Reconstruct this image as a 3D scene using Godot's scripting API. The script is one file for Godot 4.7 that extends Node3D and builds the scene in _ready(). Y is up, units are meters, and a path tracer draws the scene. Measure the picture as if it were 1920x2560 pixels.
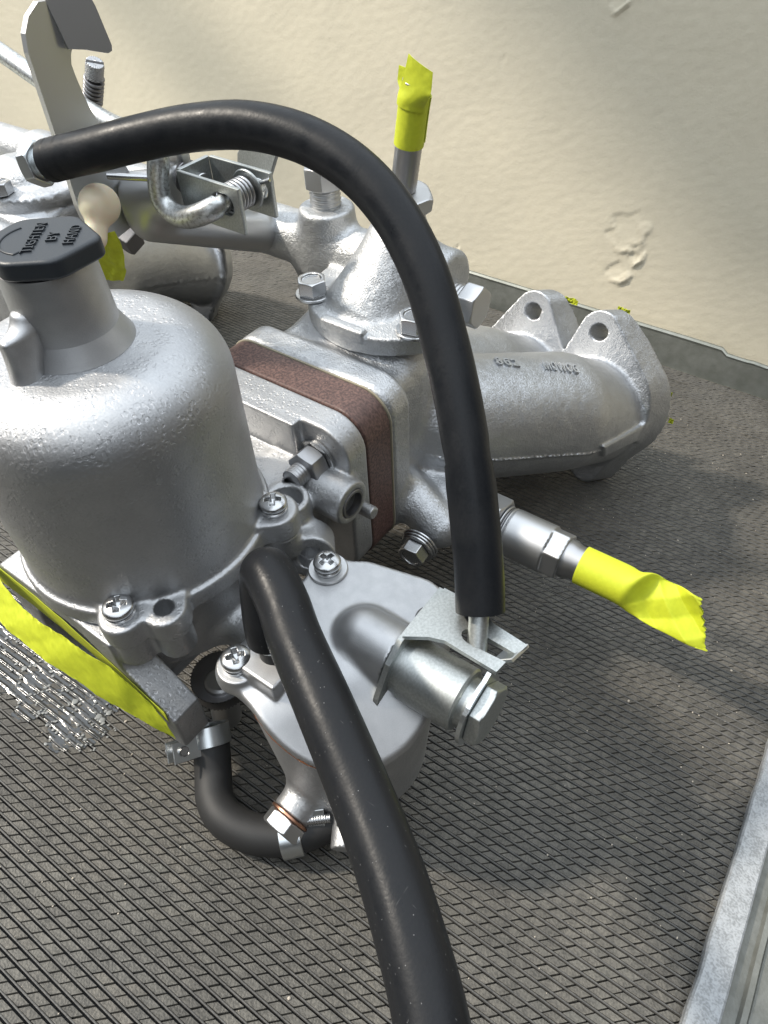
extends Node3D
# A pair of side-draught carburettors on their cast intake manifold, lying on a ribbed rubber mat in a metal tray by a cream wall.
# Engine parts are modelled in millimetres in a frame tied to the carburettor: x along the row, y up the suction chamber, z towards the viewer.
const MM := 0.001
var ORIGIN := Vector3(-0.155244, 0.088838, -0.118376)
var FRAME := Basis(Vector3(0.998654, 0.021165, 0.047362), Vector3(-0.029057, 0.984544, 0.172712), Vector3(-0.042975, -0.173856, 0.983833)).orthonormalized()
var rng := RandomNumberGenerator.new()
var M := {}
var used := {}
var org := Vector3.ZERO

# ------------------------------------------------------------------ things and parts
func numbered(called: String) -> String:
	var n: int = used.get(called, 0)
	used[called] = n + 1
	return called if n == 0 else "%s_%03d" % [called, n]

func thing(called: String, label: String, category: String, at := Vector3.ZERO, group := "") -> Node3D:
	# a thing of the assembly, its origin at `at` (mm, carburettor frame)
	var o := Node3D.new()
	o.name = numbered(called)
	add_child(o)
	o.transform = Transform3D(FRAME, ORIGIN + FRAME * (at * MM))
	o.set_meta("label", label)
	o.set_meta("category", category)
	if group != "":
		o.set_meta("group", group)
	org = at
	return o

func part(called: String, mesh: Mesh, mat: Material, parent: Node3D, label := "", xf := Transform3D.IDENTITY) -> MeshInstance3D:
	var o := MeshInstance3D.new()
	o.name = called
	o.mesh = mesh
	o.material_override = mat
	parent.add_child(o, true)
	o.transform = xf
	if label != "":
		o.set_meta("label", label)
	return o

func place(p: Vector3, dir := Vector3.UP, spin := 0.0) -> Transform3D:
	# a frame at p (mm, relative to the thing) whose y axis runs along dir
	var y := dir.normalized()
	var x := y.cross(Vector3(0.31, 0.2, 0.93)).normalized()
	var z := x.cross(y)
	return Transform3D(Basis(x, y, z) * Basis(Vector3.UP, spin), p * MM)

func lp(p: Vector3) -> Vector3:
	return p - org

# ------------------------------------------------------------------ meshes
func arrays_mesh(v: PackedVector3Array, n: PackedVector3Array, ix: PackedInt32Array, uv := PackedVector2Array(), col := PackedColorArray()) -> ArrayMesh:
	# front faces run clockwise as seen along the normals
	for t in range(0, ix.size(), 3):
		var i0 := ix[t]
		var i1 := ix[t + 1]
		var i2 := ix[t + 2]
		if (v[i1] - v[i0]).cross(v[i2] - v[i0]).dot(n[i0] + n[i1] + n[i2]) > 0.0:
			ix[t + 1] = i2
			ix[t + 2] = i1
	var a := []
	a.resize(Mesh.ARRAY_MAX)
	a[Mesh.ARRAY_VERTEX] = v
	a[Mesh.ARRAY_NORMAL] = n
	a[Mesh.ARRAY_INDEX] = ix
	if uv.size() > 0:
		a[Mesh.ARRAY_TEX_UV] = uv
	if col.size() > 0:
		a[Mesh.ARRAY_COLOR] = col
	var m := ArrayMesh.new()
	m.add_surface_from_arrays(Mesh.PRIMITIVE_TRIANGLES, a)
	return m

func finish(v: PackedVector3Array, n: PackedVector3Array, ix: PackedInt32Array, uv := PackedVector2Array(), col := PackedColorArray()) -> ArrayMesh:
	# millimetres to metres, relative to the thing's origin
	var w := PackedVector3Array()
	w.resize(v.size())
	for i in v.size():
		w[i] = (v[i] - org) * MM
	return arrays_mesh(w, n, ix, uv, col)

# surface nets over a distance field; cells are visited only near the surface
var jobs := []
func field(f: Callable, lo: Vector3, hi: Vector3, h: float) -> ArrayMesh:
	# queued: all fields are meshed together at the end
	var m := ArrayMesh.new()
	jobs.append([m, f, lo, hi, h, org, []])
	return m

func mesh_fields() -> void:
	for j in jobs:
		org = j[5]
		j[6] = net(j[1], j[2], j[3], j[4])
		(j[0] as ArrayMesh).add_surface_from_arrays(Mesh.PRIMITIVE_TRIANGLES, finish(j[6][0], j[6][1], j[6][2]).surface_get_arrays(0))
	jobs.clear()

func net(f: Callable, lo: Vector3, hi: Vector3, h: float) -> Array:
	var v := PackedVector3Array()
	var nn := PackedVector3Array()
	var ix := PackedInt32Array()
	var bs := 4.0 * h
	var sb := 4
	var ns := Vector3i(((hi - lo) / (bs * sb)).ceil()) + Vector3i.ONE
	var NX := ns.x * 16 + 2
	var NXY := NX * (ns.y * 16 + 2)
	var cell := {}
	var edges := PackedInt32Array()
	var g := PackedFloat32Array()
	g.resize(125)
	for sx in ns.x: for sy in ns.y: for sz in ns.z:
		var so := lo + Vector3(sx, sy, sz) * bs * sb
		if absf(f.call(so + Vector3.ONE * bs * sb * 0.5)) > bs * sb * 0.9:
			continue
		for bx in sb: for by in sb: for bz in sb:
			var bo := so + Vector3(bx, by, bz) * bs
			if absf(f.call(bo + Vector3.ONE * bs * 0.5)) > bs * 0.92:
				continue
			var q := 0
			for k in 5: for j in 5: for i in 5:
				g[q] = f.call(bo + Vector3(i, j, k) * h)
				q += 1
			for k in 4: for j in 4: for i in 4:
				var c := i + j * 5 + k * 25
				var g0 := g[c]; var g1 := g[c + 1]; var g2 := g[c + 5]; var g3 := g[c + 6]
				var g4 := g[c + 25]; var g5 := g[c + 26]; var g6 := g[c + 30]; var g7 := g[c + 31]
				var s0 := g0 < 0.0
				var neg := int(s0) + int(g1 < 0.0) + int(g2 < 0.0) + int(g3 < 0.0) + int(g4 < 0.0) + int(g5 < 0.0) + int(g6 < 0.0) + int(g7 < 0.0)
				if neg == 0 or neg == 8:
					continue
				var s := Vector3.ZERO
				var m := 0
				if s0 != (g1 < 0.0): s += Vector3(g0 / (g0 - g1), 0, 0); m += 1
				if (g2 < 0.0) != (g3 < 0.0): s += Vector3(g2 / (g2 - g3), 1, 0); m += 1
				if (g4 < 0.0) != (g5 < 0.0): s += Vector3(g4 / (g4 - g5), 0, 1); m += 1
				if (g6 < 0.0) != (g7 < 0.0): s += Vector3(g6 / (g6 - g7), 1, 1); m += 1
				if s0 != (g2 < 0.0): s += Vector3(0, g0 / (g0 - g2), 0); m += 1
				if (g1 < 0.0) != (g3 < 0.0): s += Vector3(1, g1 / (g1 - g3), 0); m += 1
				if (g4 < 0.0) != (g6 < 0.0): s += Vector3(0, g4 / (g4 - g6), 1); m += 1
				if (g5 < 0.0) != (g7 < 0.0): s += Vector3(1, g5 / (g5 - g7), 1); m += 1
				if s0 != (g4 < 0.0): s += Vector3(0, 0, g0 / (g0 - g4)); m += 1
				if (g1 < 0.0) != (g5 < 0.0): s += Vector3(1, 0, g1 / (g1 - g5)); m += 1
				if (g2 < 0.0) != (g6 < 0.0): s += Vector3(0, 1, g2 / (g2 - g6)); m += 1
				if (g3 < 0.0) != (g7 < 0.0): s += Vector3(1, 1, g3 / (g3 - g7)); m += 1
				var key := (sx * 16 + bx * 4 + i + 1) + (sy * 16 + by * 4 + j + 1) * NX + (sz * 16 + bz * 4 + k + 1) * NXY
				cell[key] = v.size()
				v.append(bo + (Vector3(i, j, k) + s / m) * h)
				if s0 != (g1 < 0.0): edges.append(key); edges.append(0); edges.append(int(s0))
				if s0 != (g2 < 0.0): edges.append(key); edges.append(1); edges.append(int(s0))
				if s0 != (g4 < 0.0): edges.append(key); edges.append(2); edges.append(int(s0))
	var e := h * 0.3
	nn.resize(v.size())
	for a in v.size():
		var p := v[a]
		var d1: float = f.call(p + Vector3(e, -e, -e))
		var d2: float = f.call(p + Vector3(-e, -e, e))
		var d3: float = f.call(p + Vector3(-e, e, -e))
		var d4: float = f.call(p + Vector3(e, e, e))
		var gr := Vector3(d1 - d2 - d3 + d4, -d1 - d2 + d3 + d4, -d1 + d2 - d3 + d4)
		var n := gr.normalized()
		nn[a] = n
		v[a] = p - n * clampf((d1 + d2 + d3 + d4) * 0.25, -0.4 * h, 0.4 * h)
	var da := [NX, NXY, 1]
	var db := [NXY, 1, NX]
	for t in range(0, edges.size(), 3):
		var key := edges[t]
		var u: int = da[edges[t + 1]]
		var w: int = db[edges[t + 1]]
		var i0: int = cell.get(key, -1); var i1: int = cell.get(key - u, -1)
		var i2: int = cell.get(key - u - w, -1); var i3: int = cell.get(key - w, -1)
		if i0 < 0 or i1 < 0 or i2 < 0 or i3 < 0:
			continue
		if edges[t + 2] == 1:
			ix.append_array([i0, i2, i1, i0, i3, i2])
		else:
			ix.append_array([i0, i1, i2, i0, i2, i3])
	return [v, nn, ix]

# distance helpers
func smin(a: float, b: float, k: float) -> float:
	var h := maxf(k - absf(a - b), 0.0) / k
	return minf(a, b) - h * h * k * 0.25

func smax(a: float, b: float, k: float) -> float:
	return -smin(-a, -b, k)

func s_cap(p: Vector3, a: Vector3, b: Vector3, ra: float, rb: float) -> float:
	var pa := p - a
	var ba := b - a
	var t := clampf(pa.dot(ba) / ba.length_squared(), 0.0, 1.0)
	return (pa - ba * t).length() - lerpf(ra, rb, t)

func s_cyl(p: Vector3, a: Vector3, b: Vector3, r: float, rd: float) -> float:
	var ab := b - a
	var l := ab.length()
	var u := ab / l
	var q := p - (a + b) * 0.5
	var t := q.dot(u)
	var x := (q - u * t).length() - r + rd
	var y := absf(t) - l * 0.5 + rd
	return minf(maxf(x, y), 0.0) + Vector2(maxf(x, 0.0), maxf(y, 0.0)).length() - rd

func s_ycyl(p: Vector3, x: float, z: float, y0: float, y1: float, r: float, rd: float) -> float:
	var dx := Vector2(p.x - x, p.z - z).length() - r + rd
	var dy := absf(p.y - (y0 + y1) * 0.5) - (y1 - y0) * 0.5 + rd
	return minf(maxf(dx, dy), 0.0) + Vector2(maxf(dx, 0.0), maxf(dy, 0.0)).length() - rd

func s_box(p: Vector3, c: Vector3, s: Vector3, rd: float) -> float:
	var q := (p - c).abs() - s + Vector3(rd, rd, rd)
	return q.max(Vector3.ZERO).length() + minf(maxf(q.x, maxf(q.y, q.z)), 0.0) - rd

# a plate in the plane z = const: rounded rectangle with corner radius rc, thickness along z, edges rounded by rd
func s_plate(p: Vector3, c: Vector3, s: Vector3, rc: float, rd: float) -> float:
	var qx := absf(p.x - c.x) - s.x + rc
	var qy := absf(p.y - c.y) - s.y + rc
	var d := Vector2(maxf(qx, 0.0), maxf(qy, 0.0)).length() + minf(maxf(qx, qy), 0.0) - rc + rd
	var e := absf(p.z - c.z) - s.z + rd
	return minf(maxf(d, e), 0.0) + Vector2(maxf(d, 0.0), maxf(e, 0.0)).length() - rd

# lathe: profile of (radius, height) in mm about the y axis through c, along dir
func lathe(prof: PackedVector2Array, seg := 48, sharp := 35.0) -> ArrayMesh:
	var v := PackedVector3Array()
	var n := PackedVector3Array()
	var ix := PackedInt32Array()
	var lim := cos(deg_to_rad(sharp))
	for k in prof.size() - 1:
		var a := prof[k]
		var b := prof[k + 1]
		var d := (b - a).normalized()
		var fn := Vector2(d.y, -d.x)
		var na := fn
		var nb := fn
		if k > 0:
			var d0 := (a - prof[k - 1]).normalized()
			if d0.dot(d) > lim: na = (fn + Vector2(d0.y, -d0.x)).normalized()
		if k < prof.size() - 2:
			var d1 := (prof[k + 2] - b).normalized()
			if d1.dot(d) > lim: nb = (fn + Vector2(d1.y, -d1.x)).normalized()
		var at := v.size()
		for s in seg + 1:
			var c := cos(TAU * s / seg)
			var q := sin(TAU * s / seg)
			v.append(Vector3(a.x * c, a.y, a.x * q) * MM); n.append(Vector3(na.x * c, na.y, na.x * q))
			v.append(Vector3(b.x * c, b.y, b.x * q) * MM); n.append(Vector3(nb.x * c, nb.y, nb.x * q))
		for s in seg:
			var i := at + s * 2
			ix.append_array([i, i + 3, i + 1, i, i + 2, i + 3])
	return arrays_mesh(v, n, ix)

func spline(pts: Array, per := 10) -> PackedVector3Array:
	var out := PackedVector3Array()
	var n := pts.size()
	for i in n - 1:
		var p0: Vector3 = pts[maxi(i - 1, 0)]; var p1: Vector3 = pts[i]
		var p2: Vector3 = pts[i + 1]; var p3: Vector3 = pts[mini(i + 2, n - 1)]
		for s in per:
			out.append(p1.cubic_interpolate(p2, p0, p3, float(s) / per))
	out.append(pts[n - 1])
	return out

# a round tube along a path in mm; radii may vary along it; ends closed, or open with a wall
func tube(path: PackedVector3Array, rad: Callable, seg := 28, bore := 0.0, world := false) -> ArrayMesh:
	var v := PackedVector3Array()
	var n := PackedVector3Array()
	var uv := PackedVector2Array()
	var ix := PackedInt32Array()
	var cnt := path.size()
	var t0 := (path[1] - path[0]).normalized()
	var x := t0.cross(Vector3(0.21, 0.13, 0.97)).normalized()
	var run := 0.0
	for i in cnt:
		var t := (path[mini(i + 1, cnt - 1)] - path[maxi(i - 1, 0)]).normalized()
		x = (x - t * x.dot(t)).normalized()
		var y := t.cross(x)
		if i > 0: run += path[i].distance_to(path[i - 1])
		var r: float = rad.call(float(i) / (cnt - 1))
		for s in seg + 1:
			var d := x * cos(TAU * s / seg) + y * sin(TAU * s / seg)
			v.append(path[i] + d * r); n.append(d); uv.append(Vector2(float(s) / seg, run / 80.0))
	for i in cnt - 1:
		for s in seg:
			var a := i * (seg + 1) + s
			ix.append_array([a, a + 1, a + seg + 2, a, a + seg + 2, a + seg + 1])
	for end in 2:
		var i := 0 if end == 0 else cnt - 1
		var t := (path[1] - path[0]).normalized() if end == 0 else (path[cnt - 1] - path[cnt - 2]).normalized()
		var out := -t if end == 0 else t
		var r: float = rad.call(float(end))
		var at := v.size()
		for s in seg + 1:
			var d := n[i * (seg + 1) + s]
			v.append(path[i] + d * r); n.append(out); uv.append(Vector2.ZERO)
			v.append(path[i] + d * bore - (out * bore * 1.5 if bore > 0.0 else Vector3.ZERO)); n.append(out); uv.append(Vector2.ZERO)
		for s in seg:
			var a := at + s * 2
			if end == 0: ix.append_array([a, a + 1, a + 3, a, a + 3, a + 2])
			else: ix.append_array([a, a + 3, a + 1, a, a + 2, a + 3])
	if world:
		return arrays_mesh(v, n, ix, uv)
	return finish(v, n, ix, uv)

# flat plate: polygon in the (u, w) plane extruded both ways by half its thickness, with small chamfers
func plate(poly: PackedVector2Array, c: Vector3, u: Vector3, w: Vector3, thick: float, ch := 0.25, holes: Array = []) -> ArrayMesh:
	var nrm := u.cross(w).normalized()
	var v := PackedVector3Array()
	var n := PackedVector3Array()
	var ix := PackedInt32Array()
	if not Geometry2D.is_polygon_clockwise(poly):
		poly = poly.duplicate(); poly.reverse()
	var inner: PackedVector2Array = poly
	var off := Geometry2D.offset_polygon(poly, -ch)
	if off.size() > 0 and off[0].size() == poly.size(): inner = off[0]
	if not Geometry2D.is_polygon_clockwise(inner): inner.reverse()
	var flat := inner
	var best := 0
	for k in inner.size():
		if inner[k].distance_to(poly[0]) < inner[best].distance_to(poly[0]): best = k
	var roll := PackedVector2Array()
	for k in inner.size(): roll.append(inner[(k + best) % inner.size()])
	inner = roll
	flat = inner
	for hole: PackedVector2Array in holes:
		flat = bridge(flat, hole)
	var tri := Geometry2D.triangulate_polygon(flat)
	for side: float in [1.0, -1.0]:
		var at := v.size()
		for q in flat:
			v.append(c + u * q.x + w * q.y + nrm * side * thick * 0.5); n.append(nrm * side)
		for t in range(0, tri.size(), 3):
			var a := flat[tri[t]]; var b := flat[tri[t + 1]]; var d := flat[tri[t + 2]]
			var ccw := (b - a).cross(d - a) > 0.0
			if ccw == (side > 0.0): ix.append_array([at + tri[t], at + tri[t + 2], at + tri[t + 1]])
			else: ix.append_array([at + tri[t], at + tri[t + 1], at + tri[t + 2]])
	var rings := [[inner, 0.5 * thick], [poly, 0.5 * thick - ch], [poly, -0.5 * thick + ch], [inner, -0.5 * thick]]
	for k in 3:
		wall(v, n, ix, rings[k][0], rings[k][1], rings[k + 1][0], rings[k + 1][1], c, u, w, nrm)
	for hole: PackedVector2Array in holes:
		wall(v, n, ix, hole, 0.5 * thick, hole, -0.5 * thick, c, u, w, nrm)
	return finish(v, n, ix)

func bridge(outer: PackedVector2Array, hole: PackedVector2Array) -> PackedVector2Array:
	var bi := 0
	var bj := 0
	var bd := 1e9
	for i in outer.size(): for j in hole.size():
		var d := outer[i].distance_squared_to(hole[j])
		if d < bd: bd = d; bi = i; bj = j
	if Geometry2D.is_polygon_clockwise(hole) == Geometry2D.is_polygon_clockwise(outer):
		hole = hole.duplicate(); hole.reverse(); bj = hole.size() - 1 - bj
	var out := PackedVector2Array()
	for i in bi + 1: out.append(outer[i])
	for j in hole.size() + 1: out.append(hole[(bj + j) % hole.size()])
	for i in range(bi, outer.size()): out.append(outer[i])
	return out

func wall(v: PackedVector3Array, n: PackedVector3Array, ix: PackedInt32Array, pa: PackedVector2Array, ha: float, pb: PackedVector2Array, hb: float, c: Vector3, u: Vector3, w: Vector3, nrm: Vector3) -> void:
	var m := mini(pa.size(), pb.size())
	var inward := 1.0 if Geometry2D.is_polygon_clockwise(pa) else -1.0
	for i in m:
		var j := (i + 1) % m
		var a := c + u * pa[i].x + w * pa[i].y + nrm * ha
		var b := c + u * pa[j].x + w * pa[j].y + nrm * ha
		var d := c + u * pb[i].x + w * pb[i].y + nrm * hb
		var e := c + u * pb[j].x + w * pb[j].y + nrm * hb
		var fn := (b - a).cross(d - a).normalized() * -inward
		var at := v.size()
		v.append_array([a, b, d, e])
		n.append_array([fn, fn, fn, fn])
		ix.append_array([at, at + 1, at + 2, at + 1, at + 3, at + 2])

func disc(c: Vector2, r: float, k := 20) -> PackedVector2Array:
	var out := PackedVector2Array()
	for i in k: out.append(c + Vector2(cos(TAU * i / k), -sin(TAU * i / k)) * r)
	return out

# hexagon bolt head or nut, y up from 0 to h, corner radius r, rounded crowns
var hex_made := {}
func hex(r: float, h: float, crown_low := false, dish := 0.0) -> ArrayMesh:
	var key := "%s %s %s %s" % [r, h, crown_low, dish]
	if hex_made.has(key): return hex_made[key]
	var keep := org
	org = Vector3.ZERO
	var af := r * 0.866
	var f := func(p: Vector3) -> float:
		var a := absf(p.x)
		var b := absf(p.x * 0.5 + p.z * 0.866)
		var c := absf(p.x * 0.5 - p.z * 0.866)
		var d := smax(smax(a, maxf(b, c), 0.35) - af, absf(p.y - h * 0.5) - h * 0.5, 0.3)
		var l := Vector2(p.x, p.z).length()
		d = smax(d, (l - af * 1.0) * 0.5 + (p.y - h) * 0.86, 0.2)
		if crown_low: d = smax(d, (l - af * 1.0) * 0.5 - p.y * 0.86, 0.2)
		if dish > 0.0: d = smax(d, -(Vector2(maxf(l - af * 0.74, 0.0), maxf(h - dish - p.y, 0.0)).length() if p.y < h - dish or l > af * 0.74 else -minf(af * 0.74 - l, p.y - h + dish)), 0.15)
		return d
	var m := field(f, Vector3(-r - 1, -1, -r - 1), Vector3(r + 1, h + 1, r + 1), clampf(r * 0.055, 0.28, 0.6))
	org = keep
	hex_made[key] = m
	return m

# pan-head screw with a cross recess, y up from 0
var pan_made: ArrayMesh
func pan_head() -> ArrayMesh:
	if pan_made: return pan_made
	var keep := org
	org = Vector3.ZERO
	var f := func(p: Vector3) -> float:
		var d := s_ycyl(p, 0, 0, 0, 3.7, 4.6, 1.6)
		d = smax(d, (p - Vector3(0, -4.6, 0)).length() - 8.4, 0.6)
		var c1 := maxf(absf(p.x) - 0.62 - maxf(p.y - 1.6, 0.0) * 0.12, absf(p.z) - 1.1 - maxf(p.y - 1.2, 0.0) * 0.85)
		var c2 := maxf(absf(p.z) - 0.62 - maxf(p.y - 1.6, 0.0) * 0.12, absf(p.x) - 1.1 - maxf(p.y - 1.2, 0.0) * 0.85)
		var cr := maxf(minf(c1, c2), 1.0 + Vector2(p.x, p.z).length() * 0.45 - p.y)
		return smax(d, -cr * 0.8, 0.12)
	pan_made = field(f, Vector3(-5, -0.6, -5), Vector3(5, 4.6, 5), 0.2)
	org = keep
	return pan_made

func ring(r_in: float, r_out: float, h: float, rd := 0.3) -> ArrayMesh:
	return lathe(PackedVector2Array([Vector2(r_in, 0), Vector2(r_out - rd, 0), Vector2(r_out, rd), Vector2(r_out, h - rd), Vector2(r_out - rd, h), Vector2(r_in, h), Vector2(r_in, 0)]), 40)

func rod(r: float, h: float, ch := 0.4) -> ArrayMesh:
	return lathe(PackedVector2Array([Vector2(0, 0), Vector2(r - ch, 0), Vector2(r, ch), Vector2(r, h - ch), Vector2(r - ch, h), Vector2(0, h)]), 36)

func thread(r: float, h: float, pitch: float, depth: float) -> ArrayMesh:
	# helical thread, y from 0 to h
	var v := PackedVector3Array()
	var n := PackedVector3Array()
	var ix := PackedInt32Array()
	var seg := 28
	var turns := int(h / pitch) + 2
	var steps := turns * 4
	for i in steps + 1:
		for s in seg + 1:
			var y := clampf((float(i) / 4.0 - 1.0 + float(s) / seg) * pitch, 0.0, h)
			var ph := fposmod(float(i) / 4.0, 1.0)
			var rr := r - depth * (1.0 - absf(ph * 2.0 - 1.0))
			var sl := 1.0 if ph < 0.5 else -1.0
			var a := TAU * s / seg
			v.append(Vector3(cos(a) * rr, y, sin(a) * rr) * MM)
			n.append(Vector3(cos(a), 0.0 if ph == 0.0 or ph == 0.5 else sl * 0.6, sin(a)).normalized())
	for i in steps:
		for s in seg:
			var a := i * (seg + 1) + s
			ix.append_array([a, a + 1, a + seg + 2, a, a + seg + 2, a + seg + 1])
	var at := v.size()
	for e in [0.0, h]:
		for s in seg + 1:
			v.append(Vector3(cos(TAU * s / seg) * r * 0.93, e, sin(TAU * s / seg) * r * 0.93) * MM); n.append(Vector3(0, 1 if e > 0.0 else -1, 0))
		v.append(Vector3(0, e, 0) * MM); n.append(Vector3(0, 1 if e > 0.0 else -1, 0))
	for s in seg:
		ix.append_array([at + s, at + s + 1, at + seg + 1])
		var b := at + seg + 2
		ix.append_array([b + s, b + seg + 1, b + s + 1])
	return arrays_mesh(v, n, ix)

func coil(r: float, wire: float, h: float, turns: float) -> ArrayMesh:
	var p := PackedVector3Array()
	var k := int(turns * 20)
	for i in k + 1:
		var a := TAU * turns * i / k
		p.append(Vector3(cos(a) * r, h * i / k, sin(a) * r) * 1.0)
	var keep := org
	org = Vector3.ZERO
	var m := tube(p, func(_t): return wire, 8)
	org = keep
	return m

# a sheet of tape: points(s, t) for s, t in 0..1, given a little thickness
func sheet(fn: Callable, nu: int, nv: int, thick := 0.16) -> ArrayMesh:
	var v := PackedVector3Array()
	var n := PackedVector3Array()
	var ix := PackedInt32Array()
	for side: float in [1.0, -1.0]:
		var at := v.size()
		for i in nu + 1: for j in nv + 1:
			var s := float(i) / nu
			var t := float(j) / nv
			var p: Vector3 = fn.call(s, t)
			var ds: Vector3 = fn.call(minf(s + 0.01, 1.0), t) - fn.call(maxf(s - 0.01, 0.0), t)
			var dt: Vector3 = fn.call(s, minf(t + 0.01, 1.0)) - fn.call(s, maxf(t - 0.01, 0.0))
			var nr := ds.cross(dt).normalized() * side
			v.append(p + nr * thick * 0.5); n.append(nr)
		for i in nu: for j in nv:
			var a := at + i * (nv + 1) + j
			if side > 0.0: ix.append_array([a, a + 1, a + nv + 2, a, a + nv + 2, a + nv + 1])
			else: ix.append_array([a, a + nv + 2, a + 1, a, a + nv + 1, a + nv + 2])
	var half := (nu + 1) * (nv + 1)
	var rim := []
	for i in nu + 1: rim.append(i * (nv + 1))
	for j in range(1, nv + 1): rim.append(nu * (nv + 1) + j)
	for i in range(nu - 1, -1, -1): rim.append(i * (nv + 1) + nv)
	for j in range(nv - 1, 0, -1): rim.append(j)
	var mid := v[half / 2]
	for k in rim.size():
		var a: int = rim[k]
		var b: int = rim[(k + 1) % rim.size()]
		var at := v.size()
		var fn2 := (v[b] - v[a]).cross(v[a + half] - v[a]).normalized()
		if fn2.dot(v[a] - mid) < 0.0: fn2 = -fn2
		v.append_array([v[a], v[b], v[a + half], v[b + half]])
		n.append_array([fn2, fn2, fn2, fn2])
		ix.append_array([at, at + 1, at + 2, at + 1, at + 3, at + 2])
	return finish(v, n, ix)

# ------------------------------------------------------------------ the scene
func _ready() -> void:
	rng.seed = 20
	var cam := Camera3D.new()
	cam.name = "camera"
	add_child(cam)
	cam.keep_aspect = Camera3D.KEEP_HEIGHT
	cam.fov = 71.58
	cam.near = 0.01
	cam.far = 30.0
	cam.transform = Transform3D(Basis(Vector3(0.837323, 0.083262, -0.540332), Vector3(-0.396263, 0.773337, -0.4949), Vector3(0.376652, 0.628504, 0.680526)).orthonormalized(), Vector3(0, 0.245, 0))
	cam.current = true
	var sky := ProceduralSkyMaterial.new()
	sky.sky_top_color = Color(0.93, 0.965, 1.0)
	sky.sky_horizon_color = Color(0.52, 0.53, 0.54)
	sky.sky_curve = 0.5
	sky.ground_bottom_color = Color(0.16, 0.16, 0.16)
	sky.ground_horizon_color = Color(0.30, 0.30, 0.30)
	sky.sun_angle_max = 20.0
	var sk := Sky.new()
	sk.sky_material = sky
	var env := Environment.new()
	env.background_mode = Environment.BG_SKY
	env.sky = sk
	env.background_energy_multiplier = 2.1
	env.tonemap_mode = Environment.TONE_MAPPER_LINEAR
	env.tonemap_exposure = 1.15
	env.sdfgi_enabled = true
	env.ssao_enabled = true
	env.ssil_enabled = true
	var we := WorldEnvironment.new()
	we.name = "daylight"
	we.environment = env
	add_child(we)
	var sun := DirectionalLight3D.new()
	sun.name = "sun"
	add_child(sun)
	sun.light_color = Color(1.0, 0.96, 0.9)
	sun.light_energy = 1.15
	sun.light_angular_distance = 4.0
	sun.shadow_enabled = true
	sun.look_at_from_position(Vector3.ZERO, SUN_TRAVEL)

	make_materials()
	build_wall()
	build_ground()
	build_unseen_screens()
	build_mat()
	build_tray()
	build_unseen_shades()
	build_manifold()
	build_carburettor()
	build_hoses()
	build_linkage()
	build_tapes()
	build_spill()
	mesh_fields()

# ------------------------------------------------------------------ materials
func noise(seed_: int, freq: float, kind := FastNoiseLite.TYPE_SIMPLEX_SMOOTH, oct := 3) -> FastNoiseLite:
	var f := FastNoiseLite.new()
	f.seed = seed_
	f.frequency = freq
	f.noise_type = kind
	f.fractal_octaves = oct
	if oct == 1: f.fractal_type = FastNoiseLite.FRACTAL_NONE
	return f

func seamless(f: FastNoiseLite, size: int) -> Image:
	var i := f.get_seamless_image(size, size, false, false, 0.15)
	i.convert(Image.FORMAT_L8)
	return i

# combine grey images: weights, then a curve, into one L8 image
func blend_images(list: Array, weights: Array, bias := 0.0) -> Image:
	var size: int = list[0].get_width()
	var out := PackedByteArray()
	out.resize(size * size)
	var datas := []
	for i: Image in list: datas.append(i.get_data())
	for p in size * size:
		var s := bias
		for k in datas.size(): s += datas[k][p] * weights[k]
		out[p] = int(clampf(s, 0.0, 255.0))
	return Image.create_from_data(size, size, false, Image.FORMAT_L8, out)

func pits(src: Image, mask: Image, cut: int, most: int) -> Image:
	# sparse pits: where the cell noise falls low and the mask is high
	var a := src.get_data()
	var b := mask.get_data()
	var out := PackedByteArray()
	out.resize(a.size())
	for p in a.size():
		out[p] = 255 - (clampi((cut - a[p]) * 6, 0, most) if b[p] > 140 else 0)
	return Image.create_from_data(src.get_width(), src.get_height(), false, Image.FORMAT_L8, out)

func tex(i: Image) -> ImageTexture:
	var c: Image = i.duplicate()
	c.convert(Image.FORMAT_RGB8)
	return ImageTexture.create_from_image(c)

func bump(i: Image, k: float) -> ImageTexture:
	var c: Image = i.duplicate()
	c.convert(Image.FORMAT_RGBA8)
	c.bump_map_to_normal_map(k)
	return ImageTexture.create_from_image(c)

func ramp(i: Image, a: Color, b: Color, lo := 60, hi := 195) -> ImageTexture:
	# grey image to colours between a and b (linear values)
	var d := i.get_data()
	var out := PackedByteArray()
	out.resize(d.size() * 3)
	var lut := []
	for g in 256:
		var c := a.lerp(b, clampf(float(g - lo) / (hi - lo), 0.0, 1.0)).linear_to_srgb()
		lut.append([c.r8, c.g8, c.b8])
	for p in d.size():
		var c: Array = lut[d[p]]
		out[p * 3] = c[0]; out[p * 3 + 1] = c[1]; out[p * 3 + 2] = c[2]
	return ImageTexture.create_from_image(Image.create_from_data(i.get_width(), i.get_height(), false, Image.FORMAT_RGB8, out))

func rub_tex(i: Image, flk: Image) -> ImageTexture:
	# black rubber with a little dust and small chips of pale paint
	var a := i.get_data()
	var f := flk.get_data()
	var out := PackedByteArray()
	out.resize(a.size() * 3)
	var base := Color(0.0095, 0.0105, 0.0125)
	for p in a.size():
		var c := base.lerp(Color(0.014, 0.0145, 0.016), a[p] / 255.0)
		if f[p] < 120: c = Color(0.22, 0.22, 0.215)
		c = c.linear_to_srgb()
		out[p * 3] = c.r8; out[p * 3 + 1] = c.g8; out[p * 3 + 2] = c.b8
	return ImageTexture.create_from_image(Image.create_from_data(i.get_width(), i.get_height(), false, Image.FORMAT_RGB8, out))

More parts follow.
